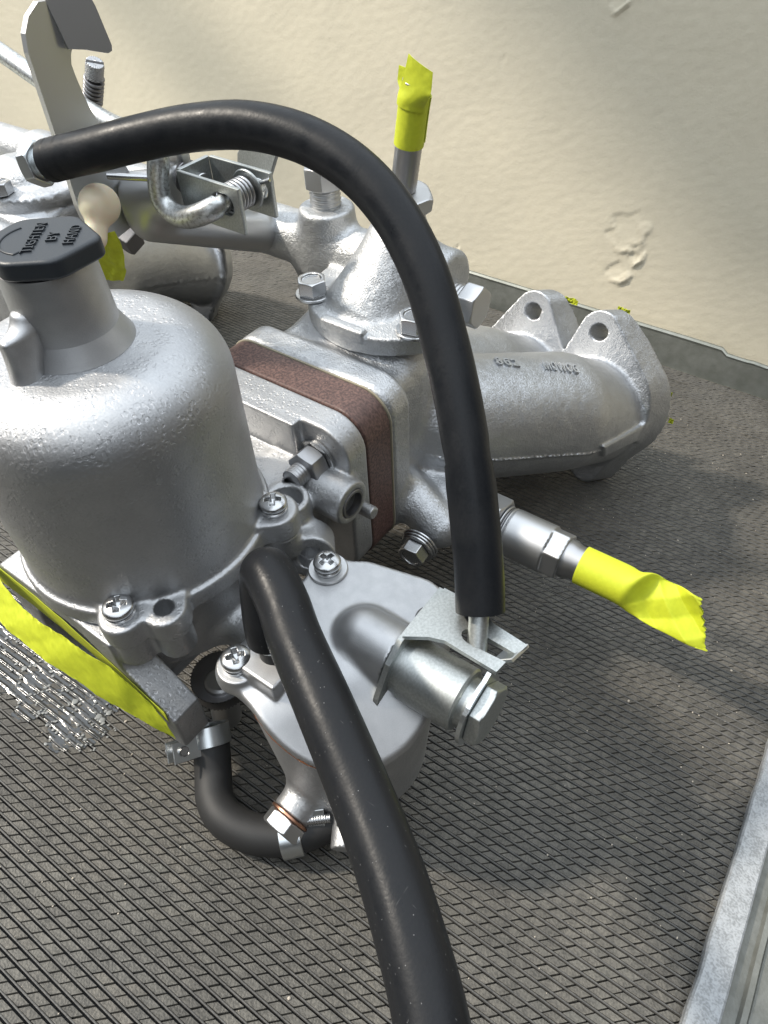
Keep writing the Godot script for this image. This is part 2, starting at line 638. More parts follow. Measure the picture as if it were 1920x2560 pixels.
func lin(r: float, g: float, b: float) -> Color:
	return Color(r, g, b).linear_to_srgb()

func mat(col: Color, rough: float, metallic := 0.0, tile := 0.03, normal: Texture2D = null, nscale := 1.0, albedo_tex: Texture2D = null, rough_tex: Texture2D = null) -> StandardMaterial3D:
	var m := StandardMaterial3D.new()
	m.albedo_color = col
	m.roughness = rough
	m.metallic = metallic
	m.metallic_specular = 0.5
	m.uv1_triplanar = true
	m.uv1_scale = Vector3.ONE / tile
	if normal:
		m.normal_enabled = true
		m.normal_texture = normal
		m.normal_scale = nscale
	if albedo_tex: m.albedo_texture = albedo_tex
	if rough_tex: m.roughness_texture = rough_tex
	return m

func make_materials() -> void:
	var fine := seamless(noise(11, 0.09, FastNoiseLite.TYPE_SIMPLEX_SMOOTH, 3), 512)
	var mid := seamless(noise(12, 0.022, FastNoiseLite.TYPE_SIMPLEX_SMOOTH, 4), 512)
	var big := seamless(noise(13, 0.006, FastNoiseLite.TYPE_SIMPLEX_SMOOTH, 4), 512)
	var cells := noise(14, 0.05, FastNoiseLite.TYPE_CELLULAR, 1)
	cells.cellular_return_type = FastNoiseLite.RETURN_DISTANCE
	var pit := pits(seamless(cells, 512), seamless(noise(15, 0.012), 512), 78, 150)
	var cast_h := blend_images([fine, mid, pit], [0.22, 0.22, 0.56])
	var sand_h := blend_images([fine, mid, big], [0.4, 0.42, 0.18])
	var cast_n := bump(cast_h, 3.0)
	var sand_n := bump(sand_h, 5.0)
	var fine_n := bump(fine, 1.6)
	var smudge := tex(blend_images([mid, big, fine], [0.25, 0.45, 0.1], 70.0))
	var grain := ramp(blend_images([fine, big], [0.5, 0.5]), Color(0.84, 0.84, 0.85), Color(1, 1, 1))
	var brushed_f := noise(17, 0.5, FastNoiseLite.TYPE_SIMPLEX, 1)
	# blasted alloy of the carburettor, silver paint of the manifold, plated and bare steel
	M.alloy = mat(lin(0.49, 0.495, 0.50), 0.52, 1.0, 0.042, cast_n, 1.1, grain, null)
	M.alloy_fine = mat(lin(0.52, 0.525, 0.53), 0.48, 1.0, 0.02, fine_n, 0.35, grain)
	M.silver = mat(lin(0.54, 0.55, 0.56), 0.5, 1.0, 0.05, sand_n, 1.0, grain)
	M.silver_rough = mat(lin(0.54, 0.55, 0.555), 0.54, 1.0, 0.04, sand_n, 1.3, grain)
	M.zinc = mat(lin(0.50, 0.52, 0.515), 0.45, 1.0, 0.012, fine_n, 0.5, ramp(blend_images([mid, fine], [0.6, 0.4]), Color(0.7, 0.71, 0.7), Color(1, 1, 1)))
	M.bright_zinc = mat(lin(0.66, 0.69, 0.70), 0.30, 1.0, 0.02, fine_n, 0.35)
	M.rod_zinc = mat(lin(0.62, 0.64, 0.64), 0.40, 1.0, 0.02, fine_n, 0.5, ramp(blend_images([mid, fine], [0.7, 0.3]), Color(0.45, 0.44, 0.42), Color(1, 1, 1), 70, 130))
	M.steel = mat(lin(0.42, 0.42, 0.425), 0.36, 1.0, 0.012, fine_n, 0.3)
	M.dark_steel = mat(lin(0.26, 0.255, 0.26), 0.40, 1.0, 0.012, fine_n, 0.4)
	M.screw = mat(lin(0.50, 0.505, 0.51), 0.27, 1.0, 0.012, fine_n, 0.2)
	M.grey_paint = mat(lin(0.52, 0.525, 0.53), 0.42, 1.0, 0.012, fine_n, 0.25)
	var rub := ramp(blend_images([fine, big], [0.55, 0.45]), Color(0.75, 0.75, 0.76), Color(1, 1, 1))
	var flecks := noise(19, 0.035, FastNoiseLite.TYPE_CELLULAR, 1)
	flecks.cellular_return_type = FastNoiseLite.RETURN_DISTANCE
	var fleck := pits(seamless(flecks, 512), seamless(noise(20, 0.02), 512), 30, 255)
	M.rubber = mat(Color.WHITE, 0.58, 0.0, 0.05, fine_n, 0.16, rub_tex(blend_images([fine, big], [0.55, 0.45]), fleck), smudge)
	M.rubber.metallic_specular = 0.3
	M.hose = mat(Color.WHITE, 0.6, 0.0, 0.05, fine_n, 0.2, ramp(blend_images([fine, big, mid], [0.4, 0.4, 0.2]), Color(0.0085, 0.0098, 0.012), Color(0.0155, 0.0165, 0.0185)), smudge)
	M.hose.metallic_specular = 0.3
	M.fuel_rubber = mat(lin(0.02, 0.02, 0.02), 0.6, 0.0, 0.015, fine_n, 0.6, rub)
	M.plastic = mat(lin(0.022, 0.027, 0.033), 0.42, 0.0, 0.02, fine_n, 0.4)
	M.cap_text = mat(lin(0.012, 0.014, 0.017), 0.4)
	M.nylon = mat(lin(0.66, 0.60, 0.44), 0.38, 0.0, 0.02, fine_n, 0.1)
	M.nylon.subsurf_scatter_enabled = true
	M.nylon.subsurf_scatter_strength = 0.25
	M.tape = mat(lin(0.60, 0.655, 0.03), 0.62, 0.0, 0.008, bump(blend_images([fine, mid], [0.7, 0.3]), 2.5), 0.5, ramp(blend_images([fine, big], [0.5, 0.5]), Color(0.84, 0.86, 0.8), Color(1, 1, 1)))
	M.tape.backlight_enabled = true
	M.tape.backlight = Color(0.12, 0.13, 0.01)
	M.tape_back = mat(lin(0.62, 0.63, 0.55), 0.6)
	var fib := noise(21, 0.03, FastNoiseLite.TYPE_SIMPLEX_SMOOTH, 5)
	fib.domain_warp_enabled = true
	fib.domain_warp_amplitude = 40.0
	fib.domain_warp_frequency = 0.02
	M.phenolic = mat(Color.WHITE, 0.5, 0.0, 0.022, fine_n, 0.4, ramp(seamless(fib, 512), Color(0.045, 0.024, 0.021), Color(0.15, 0.085, 0.07), 60, 200))
	M.gasket = mat(lin(0.30, 0.27, 0.2), 0.8, 0.0, 0.01, fine_n, 0.8)
	M.rust = mat(lin(0.2, 0.075, 0.03), 0.8, 0.0, 0.01, sand_n, 1.0)
	M.copper = mat(lin(0.55, 0.3, 0.2), 0.35, 1.0)
	M.black_gap = mat(lin(0.02, 0.02, 0.02), 0.7)
	# the mat, the tray and the wall
	var dust := blend_images([fine, mid, big], [0.45, 0.3, 0.25])
	M.mat_top = mat(Color.WHITE, 0.6, 0.0, 0.05, bump(blend_images([fine, mid], [0.75, 0.25]), 3.0), 0.9, ramp(dust, Color(0.055, 0.0515, 0.044), Color(0.147, 0.136, 0.115)))
	M.mat_top.vertex_color_use_as_albedo = true
	M.mat_bead = mat(Color.WHITE, 0.5, 0.0, 0.05, fine_n, 0.5, ramp(dust, Color(0.05, 0.049, 0.047), Color(0.12, 0.116, 0.108)))
	M.mat_bead.vertex_color_use_as_albedo = true
	M.mat_base = mat(lin(0.03, 0.03, 0.03), 0.85)
	M.tray = mat(lin(0.30, 0.31, 0.285), 0.5, 0.6, 0.09, fine_n, 0.3, ramp(blend_images([mid, big], [0.4, 0.6]), Color(0.75, 0.76, 0.74), Color(1, 1, 1)))
	M.tray_lip = mat(lin(0.36, 0.375, 0.39), 0.55, 0.2, 0.05, sand_n, 0.6, ramp(blend_images([fine, mid, big], [0.5, 0.35, 0.15]), Color(0.62, 0.62, 0.61), Color(1, 1, 1), 80, 150))
	var wallh := blend_images([fine, mid], [0.3, 0.7])
	M.wall = mat(Color.WHITE, 0.6, 0.0, 0.03, bump(wallh, 5.0), 0.28, ramp(blend_images([mid, big], [0.4, 0.6]), Color(0.675, 0.615, 0.475), Color(0.695, 0.635, 0.495)))
	M.channel = mat(lin(0.2, 0.205, 0.19), 0.55, 0.4, 0.06, fine_n, 0.4, ramp(blend_images([mid, big], [0.5, 0.5]), Color(0.7, 0.7, 0.68), Color(1, 1, 1)))
	M.oil = mat(lin(0.02, 0.021, 0.02), 0.2, 0.0)
	M.oil.metallic_specular = 1.0
	M.froth = mat(lin(0.24, 0.245, 0.235), 0.35, 0.0, 0.006, fine_n, 0.5)
	M.grit = mat(lin(0.45, 0.4, 0.33), 0.8)

# ------------------------------------------------------------------ the setting
func structure(called: String, mesh: Mesh, m: Material, parent: Node = self) -> MeshInstance3D:
	var o := MeshInstance3D.new()
	o.name = numbered(called) if parent == self else called
	o.mesh = mesh
	o.material_override = m
	parent.add_child(o, true)
	if parent == self: o.set_meta("kind", "structure")
	return o

const WALL_Z := -0.578
const SUN_TRAVEL := Vector3(0.68, -0.66, -0.36)
func wall_height(x: float, y: float, n1: FastNoiseLite, n2: FastNoiseLite) -> float:
	# trowel strokes, shallow waves and blisters of the paint, in metres
	var h := n1.get_noise_2d(x * 1000.0 + y * 380.0, y * 1000.0 * 2.2 - x * 500.0) * 0.00016 + n2.get_noise_2d(x * 1000.0, y * 1000.0) * 0.0006
	for b in blisters:
		var c: Vector2 = b[0]
		var s: Vector2 = b[1]
		var d := (Vector2(x, y) - c) / s
		if d.length_squared() > 3.0: continue
		# flaked paint: a shallow dish whose lower right rim curls up
		var r := d.length() + n1.get_noise_2d(x * 1300.0 + 90.0, y * 1300.0) * 0.42
		var t := clampf((1.0 - r) * 7.0, 0.0, 1.0)
		var curl := clampf(0.45 + 0.75 * d.dot(Vector2(0.75, -0.66)), 0.0, 1.0)
		h += b[2] * (t * curl * (1.0 - 0.6 * clampf((0.75 - r) * 4.0, 0.0, 1.0)) - 0.45 * t * (1.0 - curl))
	return h
var blisters := [
	[Vector2(-0.1335, 0.083), Vector2(0.0155, 0.0165), 0.0015], [Vector2(-0.1215, 0.07), Vector2(0.006, 0.0085), 0.0022],
	[Vector2(-0.1325, 0.0525), Vector2(0.0105, 0.0085), 0.0017], [Vector2(-0.183, 0.223), Vector2(0.007, 0.006), 0.0018],
	[Vector2(-0.2745, 0.034), Vector2(0.0022, 0.0045), 0.0016], [Vector2(-0.2595, 0.178), Vector2(0.0008, 0.009), 0.0009], [Vector2(-0.2605, 0.223), Vector2(0.0008, 0.005), 0.0008]]

func build_wall() -> void:
	var n1 := noise(31, 0.075, FastNoiseLite.TYPE_SIMPLEX_SMOOTH, 3)
	var n2 := noise(32, 0.009, FastNoiseLite.TYPE_SIMPLEX_SMOOTH, 2)
	var xs := PackedFloat32Array()
	var ys := PackedFloat32Array()
	var x := -1.5
	while x < 0.6:
		xs.append(x)
		x += 0.0022 if x > -0.75 and x < 0.02 else 0.012
	var y := -0.06
	while y < 0.5:
		ys.append(y)
		y += 0.0018 if y < 0.3 else 0.012
	var v := PackedVector3Array(); var n := PackedVector3Array(); var ix := PackedInt32Array()
	var nx := xs.size(); var ny := ys.size()
	for j in ny: for i in nx:
		v.append(Vector3(xs[i], ys[j], WALL_Z + wall_height(xs[i], ys[j], n1, n2)))
	n.resize(v.size())
	for j in ny: for i in nx:
		var du := v[j * nx + mini(i + 1, nx - 1)] - v[j * nx + maxi(i - 1, 0)]
		var dv := v[mini(j + 1, ny - 1) * nx + i] - v[maxi(j - 1, 0) * nx + i]
		n[j * nx + i] = du.cross(dv).normalized()
	for j in ny - 1: for i in nx - 1:
		var a := j * nx + i
		ix.append_array([a, a + nx + 1, a + 1, a, a + nx, a + nx + 1])
	var o := structure("wall", arrays_mesh(v, n, ix), M.wall)
	o.set_meta("label", "cream painted plaster wall with blistered paint patches")

const PITCH := 0.0035
const RIB_TILT := 0.024
# marks on the mat: pale paint scuffs and a few rusty spots
var stains := [[Vector2(-0.0885, -0.0268), Vector2(0.0052, 0.0066), Color(4.6, 4.7, 4.9)], [Vector2(-0.0845, -0.0262), Vector2(0.004, 0.005), Color(4.2, 4.3, 4.5)], [Vector2(0.027, -0.176), Vector2(0.0025, 0.002), Color(3.0, 1.9, 1.1)], [Vector2(0.023, -0.163), Vector2(0.0042, 0.002), Color(2.8, 1.6, 0.9)],
	[Vector2(0.023, -0.234), Vector2(0.005, 0.0035), Color(2.2, 2.3, 2.35)], [Vector2(-0.076, -0.067), Vector2(0.0025, 0.0015), Color(2.9, 2.3, 1.3)], [Vector2(-0.125, -0.023), Vector2(0.006, 0.004), Color(2.0, 2.0, 1.95)]]
func build_mat() -> void:
	# every rib is a row of flat lozenges with thin cuts between them, a raised bead along its far side and a groove beside it
	var base := BoxMesh.new()
	base.size = Vector3(0.62, 0.004, 0.66)
	var root := structure("rubber_mat", base, M.mat_base)
	root.position = Vector3(-0.245, -0.0046, -0.231)
	root.set_meta("label", "black ribbed rubber mat, dusty, with a fine cut lozenge pattern")
	var v := PackedVector3Array(); var n := PackedVector3Array(); var ix := PackedInt32Array(); var col := PackedColorArray()
	var bv := PackedVector3Array(); var bn := PackedVector3Array(); var bx := PackedInt32Array(); var bc := PackedColorArray()
	var tone := noise(41, 0.012, FastNoiseLite.TYPE_SIMPLEX_SMOOTH, 3)
	var wob := noise(42, 0.02, FastNoiseLite.TYPE_SIMPLEX_SMOOTH, 2)
	var off := root.position
	var rows := int(0.66 / PITCH)
	for r in rows:
		var z0 := -0.563 + r * PITCH
		var x := -0.55 + rng.randf() * 0.005
		while x < 0.066:
			var step := 0.00505 + rng.randf_range(-0.0004, 0.0004)
			var x1 := x + step - rng.randf_range(0.00045, 0.0007)
			var zt := z0 + (x + 0.25) * RIB_TILT
			if zt < -0.5655 or zt > 0.095:
				x += step
				continue
			var h := rng.randf_range(-0.00012, 0.00014)
			var tl := rng.randf_range(-0.00012, 0.00012)
			var zb := zt + 0.00212 + rng.randf_range(-0.00012, 0.00012)
			# lozenge: its ends lean along the cut
			var lean := 0.0022
			var c := [Vector3(x + lean, h, zt), Vector3(x1 + lean, h + tl, zt), Vector3(x1, h + tl - 0.0001, zb), Vector3(x, h - 0.0001, zb)]
			var g := 0.9 + tone.get_noise_2d(x * 1000.0, zt * 1000.0) * 0.35 + rng.randf_range(-0.09, 0.09)
			var warm := tone.get_noise_2d(x * 700.0 + 300.0, zt * 700.0) * 0.05
			var cc := Color(g * (1.0 + warm), g, g * (1.0 - warm))
			for sp in stains:
				var e: Vector2 = (Vector2(x + 0.003, zt + 0.001) - sp[0]) / sp[1]
				if e.length() < 1.0 + rng.randf_range(-0.45, 0.3): cc = sp[2]
			var at := v.size()
			for k in 4:
				v.append(c[k] - off); n.append(Vector3.UP); col.append(cc)
			ix.append_array([at, at + 1, at + 2, at, at + 2, at + 3])
			for k in 4:
				var p: Vector3 = c[k]
				var q: Vector3 = c[(k + 1) % 4]
				var sn := Vector3(q.z - p.z, 0, p.x - q.x).normalized()
				var out := sn * 0.00012 - Vector3(0, 0.002, 0)
				at = v.size()
				for w: Vector3 in [p, q, q + out, p + out]:
					v.append(w - off); n.append((sn * 0.95 + Vector3(0, 0.2, 0)).normalized()); col.append(cc)
				ix.append_array([at, at + 1, at + 2, at, at + 2, at + 3])
			x += step
		# the bead
		var k2 := 0
		var xb := -0.55
		var miss := 0
		while xb < 0.066:
			var zz := z0 + (xb + 0.25) * RIB_TILT + 0.00218
			var hh := 0.00016 + wob.get_noise_2d(xb * 1000.0, z0 * 4000.0) * 0.00022
			if miss > 0:
				miss -= 1
				hh = -0.0002
			elif rng.randf() < 0.012: miss = rng.randi_range(1, 3)
			var w2 := 0.0006
			var t2 := 0.95 + tone.get_noise_2d(xb * 1000.0 + 500.0, zz * 1000.0) * 0.3
			var prof := [Vector2(0.0, -0.0002), Vector2(0.00022, hh), Vector2(w2 - 0.0001, hh), Vector2(w2 - 0.00004, -0.0006), Vector2(w2 - 0.0001, -0.0026)]
			for q: Vector2 in prof:
				bv.append(Vector3(xb, q.y, clampf(zz + q.x, -0.566, 0.095)) - off); bc.append(Color(t2, t2, t2))
			bn.append_array([Vector3(0, 0.8, -0.6), Vector3(0, 1, -0.25).normalized(), Vector3(0, 1, 0.35).normalized(), Vector3(0, 0.05, 1).normalized(), Vector3(0, 0, 1)])
			if k2 > 0:
				for q in 4:
					var a := bv.size() - 10 + q
					bx.append_array([a, a + 5, a + 1, a + 1, a + 5, a + 6])
			k2 += 1
			xb += 0.006
	var tops := structure("lozenge_ribs", arrays_mesh(v, n, ix, PackedVector2Array(), col), M.mat_top, root)
	tops.set_meta("kind", "stuff")
	var beads := structure("rib_beads", arrays_mesh(bv, bn, bx, PackedVector2Array(), bc), M.mat_bead, root)
	beads.set_meta("kind", "stuff")

func strip_mesh(prof: PackedVector2Array, along: PackedFloat32Array, place_fn: Callable) -> ArrayMesh:
	# a folded sheet: profile corners (flat between them) swept along; place_fn(s, q) gives the point
	var v := PackedVector3Array(); var n := PackedVector3Array(); var ix := PackedInt32Array()
	for k in prof.size() - 1:
		var at := v.size()
		for s in along:
			var a: Vector3 = place_fn.call(s, prof[k])
			var b: Vector3 = place_fn.call(s, prof[k + 1])
			var t: Vector3 = place_fn.call(s + 0.001, prof[k]) - a
			var nr := t.cross(b - a).normalized()
			v.append(a); v.append(b); n.append(nr); n.append(nr)
		for i in along.size() - 1:
			var q := at + i * 2
			ix.append_array([q, q + 1, q + 3, q, q + 3, q + 2])
	return arrays_mesh(v, n, ix)

func build_tray() -> void:
	var root := Node3D.new()
	root.name = numbered("metal_tray")
	add_child(root)
	root.position = Vector3(-0.24, 0, -0.57)
	root.set_meta("label", "galvanised sheet metal tray with upturned rims holding the rubber mat")
	root.set_meta("category", "tray")
	var wob := noise(51, 0.008, FastNoiseLite.TYPE_SIMPLEX_SMOOTH, 3)
	var xs := PackedFloat32Array()
	for i in 201: xs.append(-0.9 + 0.975 * i / 200.0)
	var back := func(s: float, q: Vector2) -> Vector3:
		var cut := 1.0
		if s > -0.036: cut = 0.86 - 0.05 * wob.get_noise_1d(s * 6000.0)
		return Vector3(s, q.y * cut if q.y > 0.012 else q.y, -0.5675 + q.x + wob.get_noise_1d(s * 1000.0) * 0.0008) - root.position
	var p := PackedVector2Array([Vector2(0.0, -0.006), Vector2(0.0, 0.0205), Vector2(0.0007, 0.0224), Vector2(-0.0003, 0.0238), Vector2(-0.0022, 0.024), Vector2(-0.0036, 0.0225), Vector2(-0.0036, -0.006)])
	structure("back_rim", strip_mesh(p, xs, back), M.tray, root)
	var zs := PackedFloat32Array()
	for i in 161: zs.append(-0.566 + 0.72 * i / 160.0)
	var side := func(s: float, q: Vector2) -> Vector3:
		var ragged := wob.get_noise_1d(s * 9000.0) * 0.00045 + wob.get_noise_1d(s * 2500.0) * 0.0005
		return Vector3(0.0545 - (s + 0.116) * 0.04 + q.x + (ragged if q.x < 0.001 else ragged * 0.2), q.y, s) - root.position
	p = PackedVector2Array([Vector2(0.0006, -0.006), Vector2(0.0002, 0.0042), Vector2(0.0008, 0.005), Vector2(0.0086, 0.0056), Vector2(0.0092, 0.0052), Vector2(0.0096, 0.003), Vector2(0.0135, 0.0026), Vector2(0.0142, 0.0044), Vector2(0.0158, 0.0046), Vector2(0.0166, 0.0032), Vector2(0.0225, 0.003), Vector2(0.05, 0.003), Vector2(0.05, -0.006)])
	structure("side_rim", strip_mesh(p.slice(0, 6), zs, side), M.tray_lip, root)
	structure("side_channel", strip_mesh(p.slice(5), zs, side), M.channel, root)
	var floor_mesh := BoxMesh.new()
	floor_mesh.size = Vector3(0.97, 0.004, 0.72)
	var fl := structure("tray_floor", floor_mesh, M.tray, root)
	fl.position = Vector3(-0.42, -0.0085, -0.208) - root.position

func build_ground() -> void:  # unseen plane below, kept dark to darken what the metal mirrors
	var p := PlaneMesh.new()
	p.size = Vector2(12, 12)
	var g := structure("ground", p, mat(lin(0.05, 0.05, 0.048), 0.9))
	g.position = Vector3(0, -0.8, 5.0)
	g.set_meta("label", "unseen dark ground out of view, placed to darken what the metal mirrors")

func build_unseen_shades() -> void:
	# unseen panel and bar, out of view, placed to shade bands of the wall
	var up := -SUN_TRAVEL.normalized() * 1.4
	var o := Vector2(up.x, up.y)
	var r := unseen_board("unseen_shade_panel", PackedVector2Array([o + Vector2(-0.671, 0.472), o + Vector2(0.009, 0.016), o + Vector2(0.2, 0.3), o + Vector2(-0.48, 0.76)]), WALL_Z + up.z)
	r.set_meta("label", "unseen panel out of view, placed to shade the upper right of the wall")
	var b := unseen_board("unseen_shade_bar", PackedVector2Array([o + Vector2(-0.891, 0.358), o + Vector2(-0.411, 0.058), o + Vector2(-0.436, 0.018), o + Vector2(-0.916, 0.318)]), WALL_Z + up.z)
	b.set_meta("label", "unseen bar out of view, placed to cast the soft dark band on the wall")

func build_unseen_screens() -> void:
	# unseen dark screens placed behind the camera and to the right: the metal mirrors them and they keep the low sky off the mat
	for k in 2:
		var m := BoxMesh.new()
		m.size = Vector3(3.4, 1.5, 0.05) if k == 0 else Vector3(0.05, 2.4, 2.2)
		var f := structure("unseen_dark_screen", m, mat(lin(0.055, 0.05, 0.045), 0.8, 0.0, 0.3))
		f.position = Vector3(0.5, -0.05, 0.95) if k == 0 else Vector3(1.15, 0.4, -0.1)
		f.set_meta("label", "unseen dark screen %s, out of view, placed to keep low sky off the mat and metal" % ("behind the photographer" if k == 0 else "on the right"))

func unseen_board(called: String, poly: PackedVector2Array, z: float) -> MeshInstance3D:
	org = Vector3.ZERO
	var q := PackedVector2Array()
	for p in poly: q.append(p / MM)
	return structure(called, plate(q, Vector3(0, 0, z / MM), Vector3.RIGHT, Vector3.UP, 25.0, 2.0), M.tray)

# ------------------------------------------------------------------ the intake manifold
const FU := Vector3(0, 0.965926, -0.258819)   # up the face of the port flanges
const FN := Vector3(0, -0.258819, -0.965926)  # out of that face, towards the cylinder head
const FOOT := Vector3(73, -128, -229)

func flange_pt(x: float, v: float, t := 0.0) -> Vector3:
	return Vector3(x, FOOT.y, FOOT.z) + FU * v + FN * t

func f_manifold(p: Vector3) -> float:
	# plenum
	var d := s_ycyl(p, 2, -134, -60, 11.5, 32, 5)
	d = smin(d, s_box(p, Vector3(1, -27, -108), Vector3(33, 34, 14), 9), 9)
	# flange towards the carburettor
	d = smin(d, s_plate(p, Vector3(0, -28, -91), Vector3(40.5, 39.5, 6.8), 13, 3.2), 6)
	# twin runners down to the ports
	var rr := 0.0
	var run := smin(arm(p, Vector3(30, -43, -142), Vector3(60, -62, -196), flange_pt(65, 40), 30.5), arm(p, Vector3(4, -40, -142), Vector3(14, -60, -196), flange_pt(20, 42), 28.5), 2.5)
	# parting line: a thin ridge round the casting, thickened to a pad near the flange
	var pl := (p.y + 60.0) * 0.93 - (p.z + 165.0) * 0.36
	rr = maxf(run - 0.9, absf(pl) - 0.55)
	d = smin(d, run, 8)
	d = smin(d, rr, 0.8)
	var pad := smax(smax(run - 2.4, absf(pl + 1.0) - 5.2, 1.2), maxf(p.z + 192.0 - pl * 0.9, 40.0 - p.x), 1.5)
	d = smin(d, pad, 1.2)
	# port flanges with their stud ears
	var q := p - FOOT
	var w := q.dot(FN)
	if absf(w - 4.0) < 34.0:
		var x := p.x - maxf(w, 0.0) * 0.55
		var v := q.dot(FU)
		var f := Vector2(x - 65, v - 43).length() - 31.5
		f = smin(f, ear2(x, v, Vector2(57.2, 86.5), 10.8, Vector2(66, 50), 30), 4)
		f = smin(f, ear2(x, v, Vector2(72, 6), 8.5, Vector2(66, 40), 27), 3)
		var f2 := Vector2(x - 19, v - 43).length() - 31.5
		f2 = smin(f2, ear2(x, v, Vector2(17.8, 86.5), 10.8, Vector2(18, 50), 30), 4)
		f2 = smin(f2, ear2(x, v, Vector2(12, 6), 8.5, Vector2(18, 40), 27), 3)
		f = smin(f, f2, 0.6)
		f = maxf(f, -(Vector2(x - 57.2, v - 85.7).length() - 4.6))
		f = maxf(f, -(Vector2(x - 17.8, v - 85.7).length() - 4.6))
		var e := absf(w - 7.5) - 7.5 + 0.8
		f += 0.8
		f = minf(maxf(f, e), 0.0) + Vector2(maxf(f, 0.0), maxf(e, 0.0)).length() - 0.8
		d = smin(d, f, 4.5)
	# lower lug for the stay bolt, boss for the vacuum union
	d = smin(d, s_cap(p, Vector3(36, -50, -98), Vector3(56, -60, -96), 10.5, 9.3), 5)
	d = maxf(d, p.z + 84.2)
	d = smin(d, s_cyl(p, Vector3(25, -62, -112), Vector3(62, -62, -112), 12.5, 2), 5)
	if absf(d) < 2.0: d += lumps.get_noise_3dv(p) * 0.16
	return d

func arm(p: Vector3, a: Vector3, b: Vector3, c: Vector3, r: float) -> float:
	return minf(s_cap(p, a, b, r - 1.0, r), s_cap(p, b, c, r, r - 1.5))

var lumps := noise(91, 0.11, FastNoiseLite.TYPE_SIMPLEX_SMOOTH, 2)
func ear2(x: float, v: float, a: Vector2, ra: float, b: Vector2, rb: float) -> float:
	# hull of two circles
	var pa := Vector2(x, v) - a
	var ba := b - a
	var l := ba.length()
	var u := ba / l
	var c := (rb - ra) / l
	var s := sqrt(maxf(1.0 - c * c, 0.0))
	var t := pa.dot(u)
	var n := absf(pa.cross(u))
	var k := t + n * c / s
	k = clampf(k, 0.0, l)
	return (pa - u * k).length() - lerpf(ra, rb, k / l)

func f_pipe(p: Vector3, front := true) -> float:
	# heater pipe along the row with the domed cover that closes the plenum
	var d := s_cyl(p, Vector3(-125, 19, -152), Vector3(24 if front else 75, 19, -152), 11.9, 2.5)
	d = smin(d, s_cyl(p, Vector3(9, 19, -152), Vector3(25, 19, -152), 14.0, 3), 4)
	d = smin(d, s_box(p, Vector3(-30, 6, -151), Vector3(26, 13, 9.5), 5), 7)
	var t := Vector2(p.x + 41, p.z + 152).length()
	d = smin(d, smax(t - 12.2 - (38.0 - p.y) * 0.09, maxf(p.y - 38.0, 10.0 - p.y), 2.0), 3.5)
	# dome
	var dome := smin(s_cap(p, Vector3(1, 10, -129), Vector3(4, 33, -144), 22.5, 14.0), s_cap(p, Vector3(3, 12, -124), Vector3(4, 34, -140), 15.0, 12.5), 5) if front else s_cap(p, Vector3(6, 8, -134), Vector3(4, 14, -146), 25.0, 17.0)
	dome = smax(dome, 13.0 - p.y, 1.5)
	d = smin(d, dome, 7)
	if front: d = smin(d, s_cyl(p, Vector3(-1, 30, -151), Vector3(-1, 49, -151), 9.5, 2), 6)
	# bolted flange of the cover
	var fl := s_ycyl(p, 6, -137, 10.5, 18.6, 37, 0.9)
	fl = smax(fl, (p.x - 30.2) * 0.85 - (p.z + 115.0) * 0.53 - 8.0, 3.0)
	d = smin(d, fl, 2.5)
	d = smin(d, s_box(p, Vector3(5, 18.0, -102.5), Vector3(10.5, 2.6, 2.2), 0.8), 0.8)
	if absf(d) < 2.0: d += lumps.get_noise_3dv(p * 1.5) * 0.16
	return d

func f_left(p: Vector3) -> float:
	# the rear branch mirrors the front one
	var q := Vector3(-235.0 - p.x, p.y, p.z)
	return minf(f_manifold(q), f_pipe(q, false))

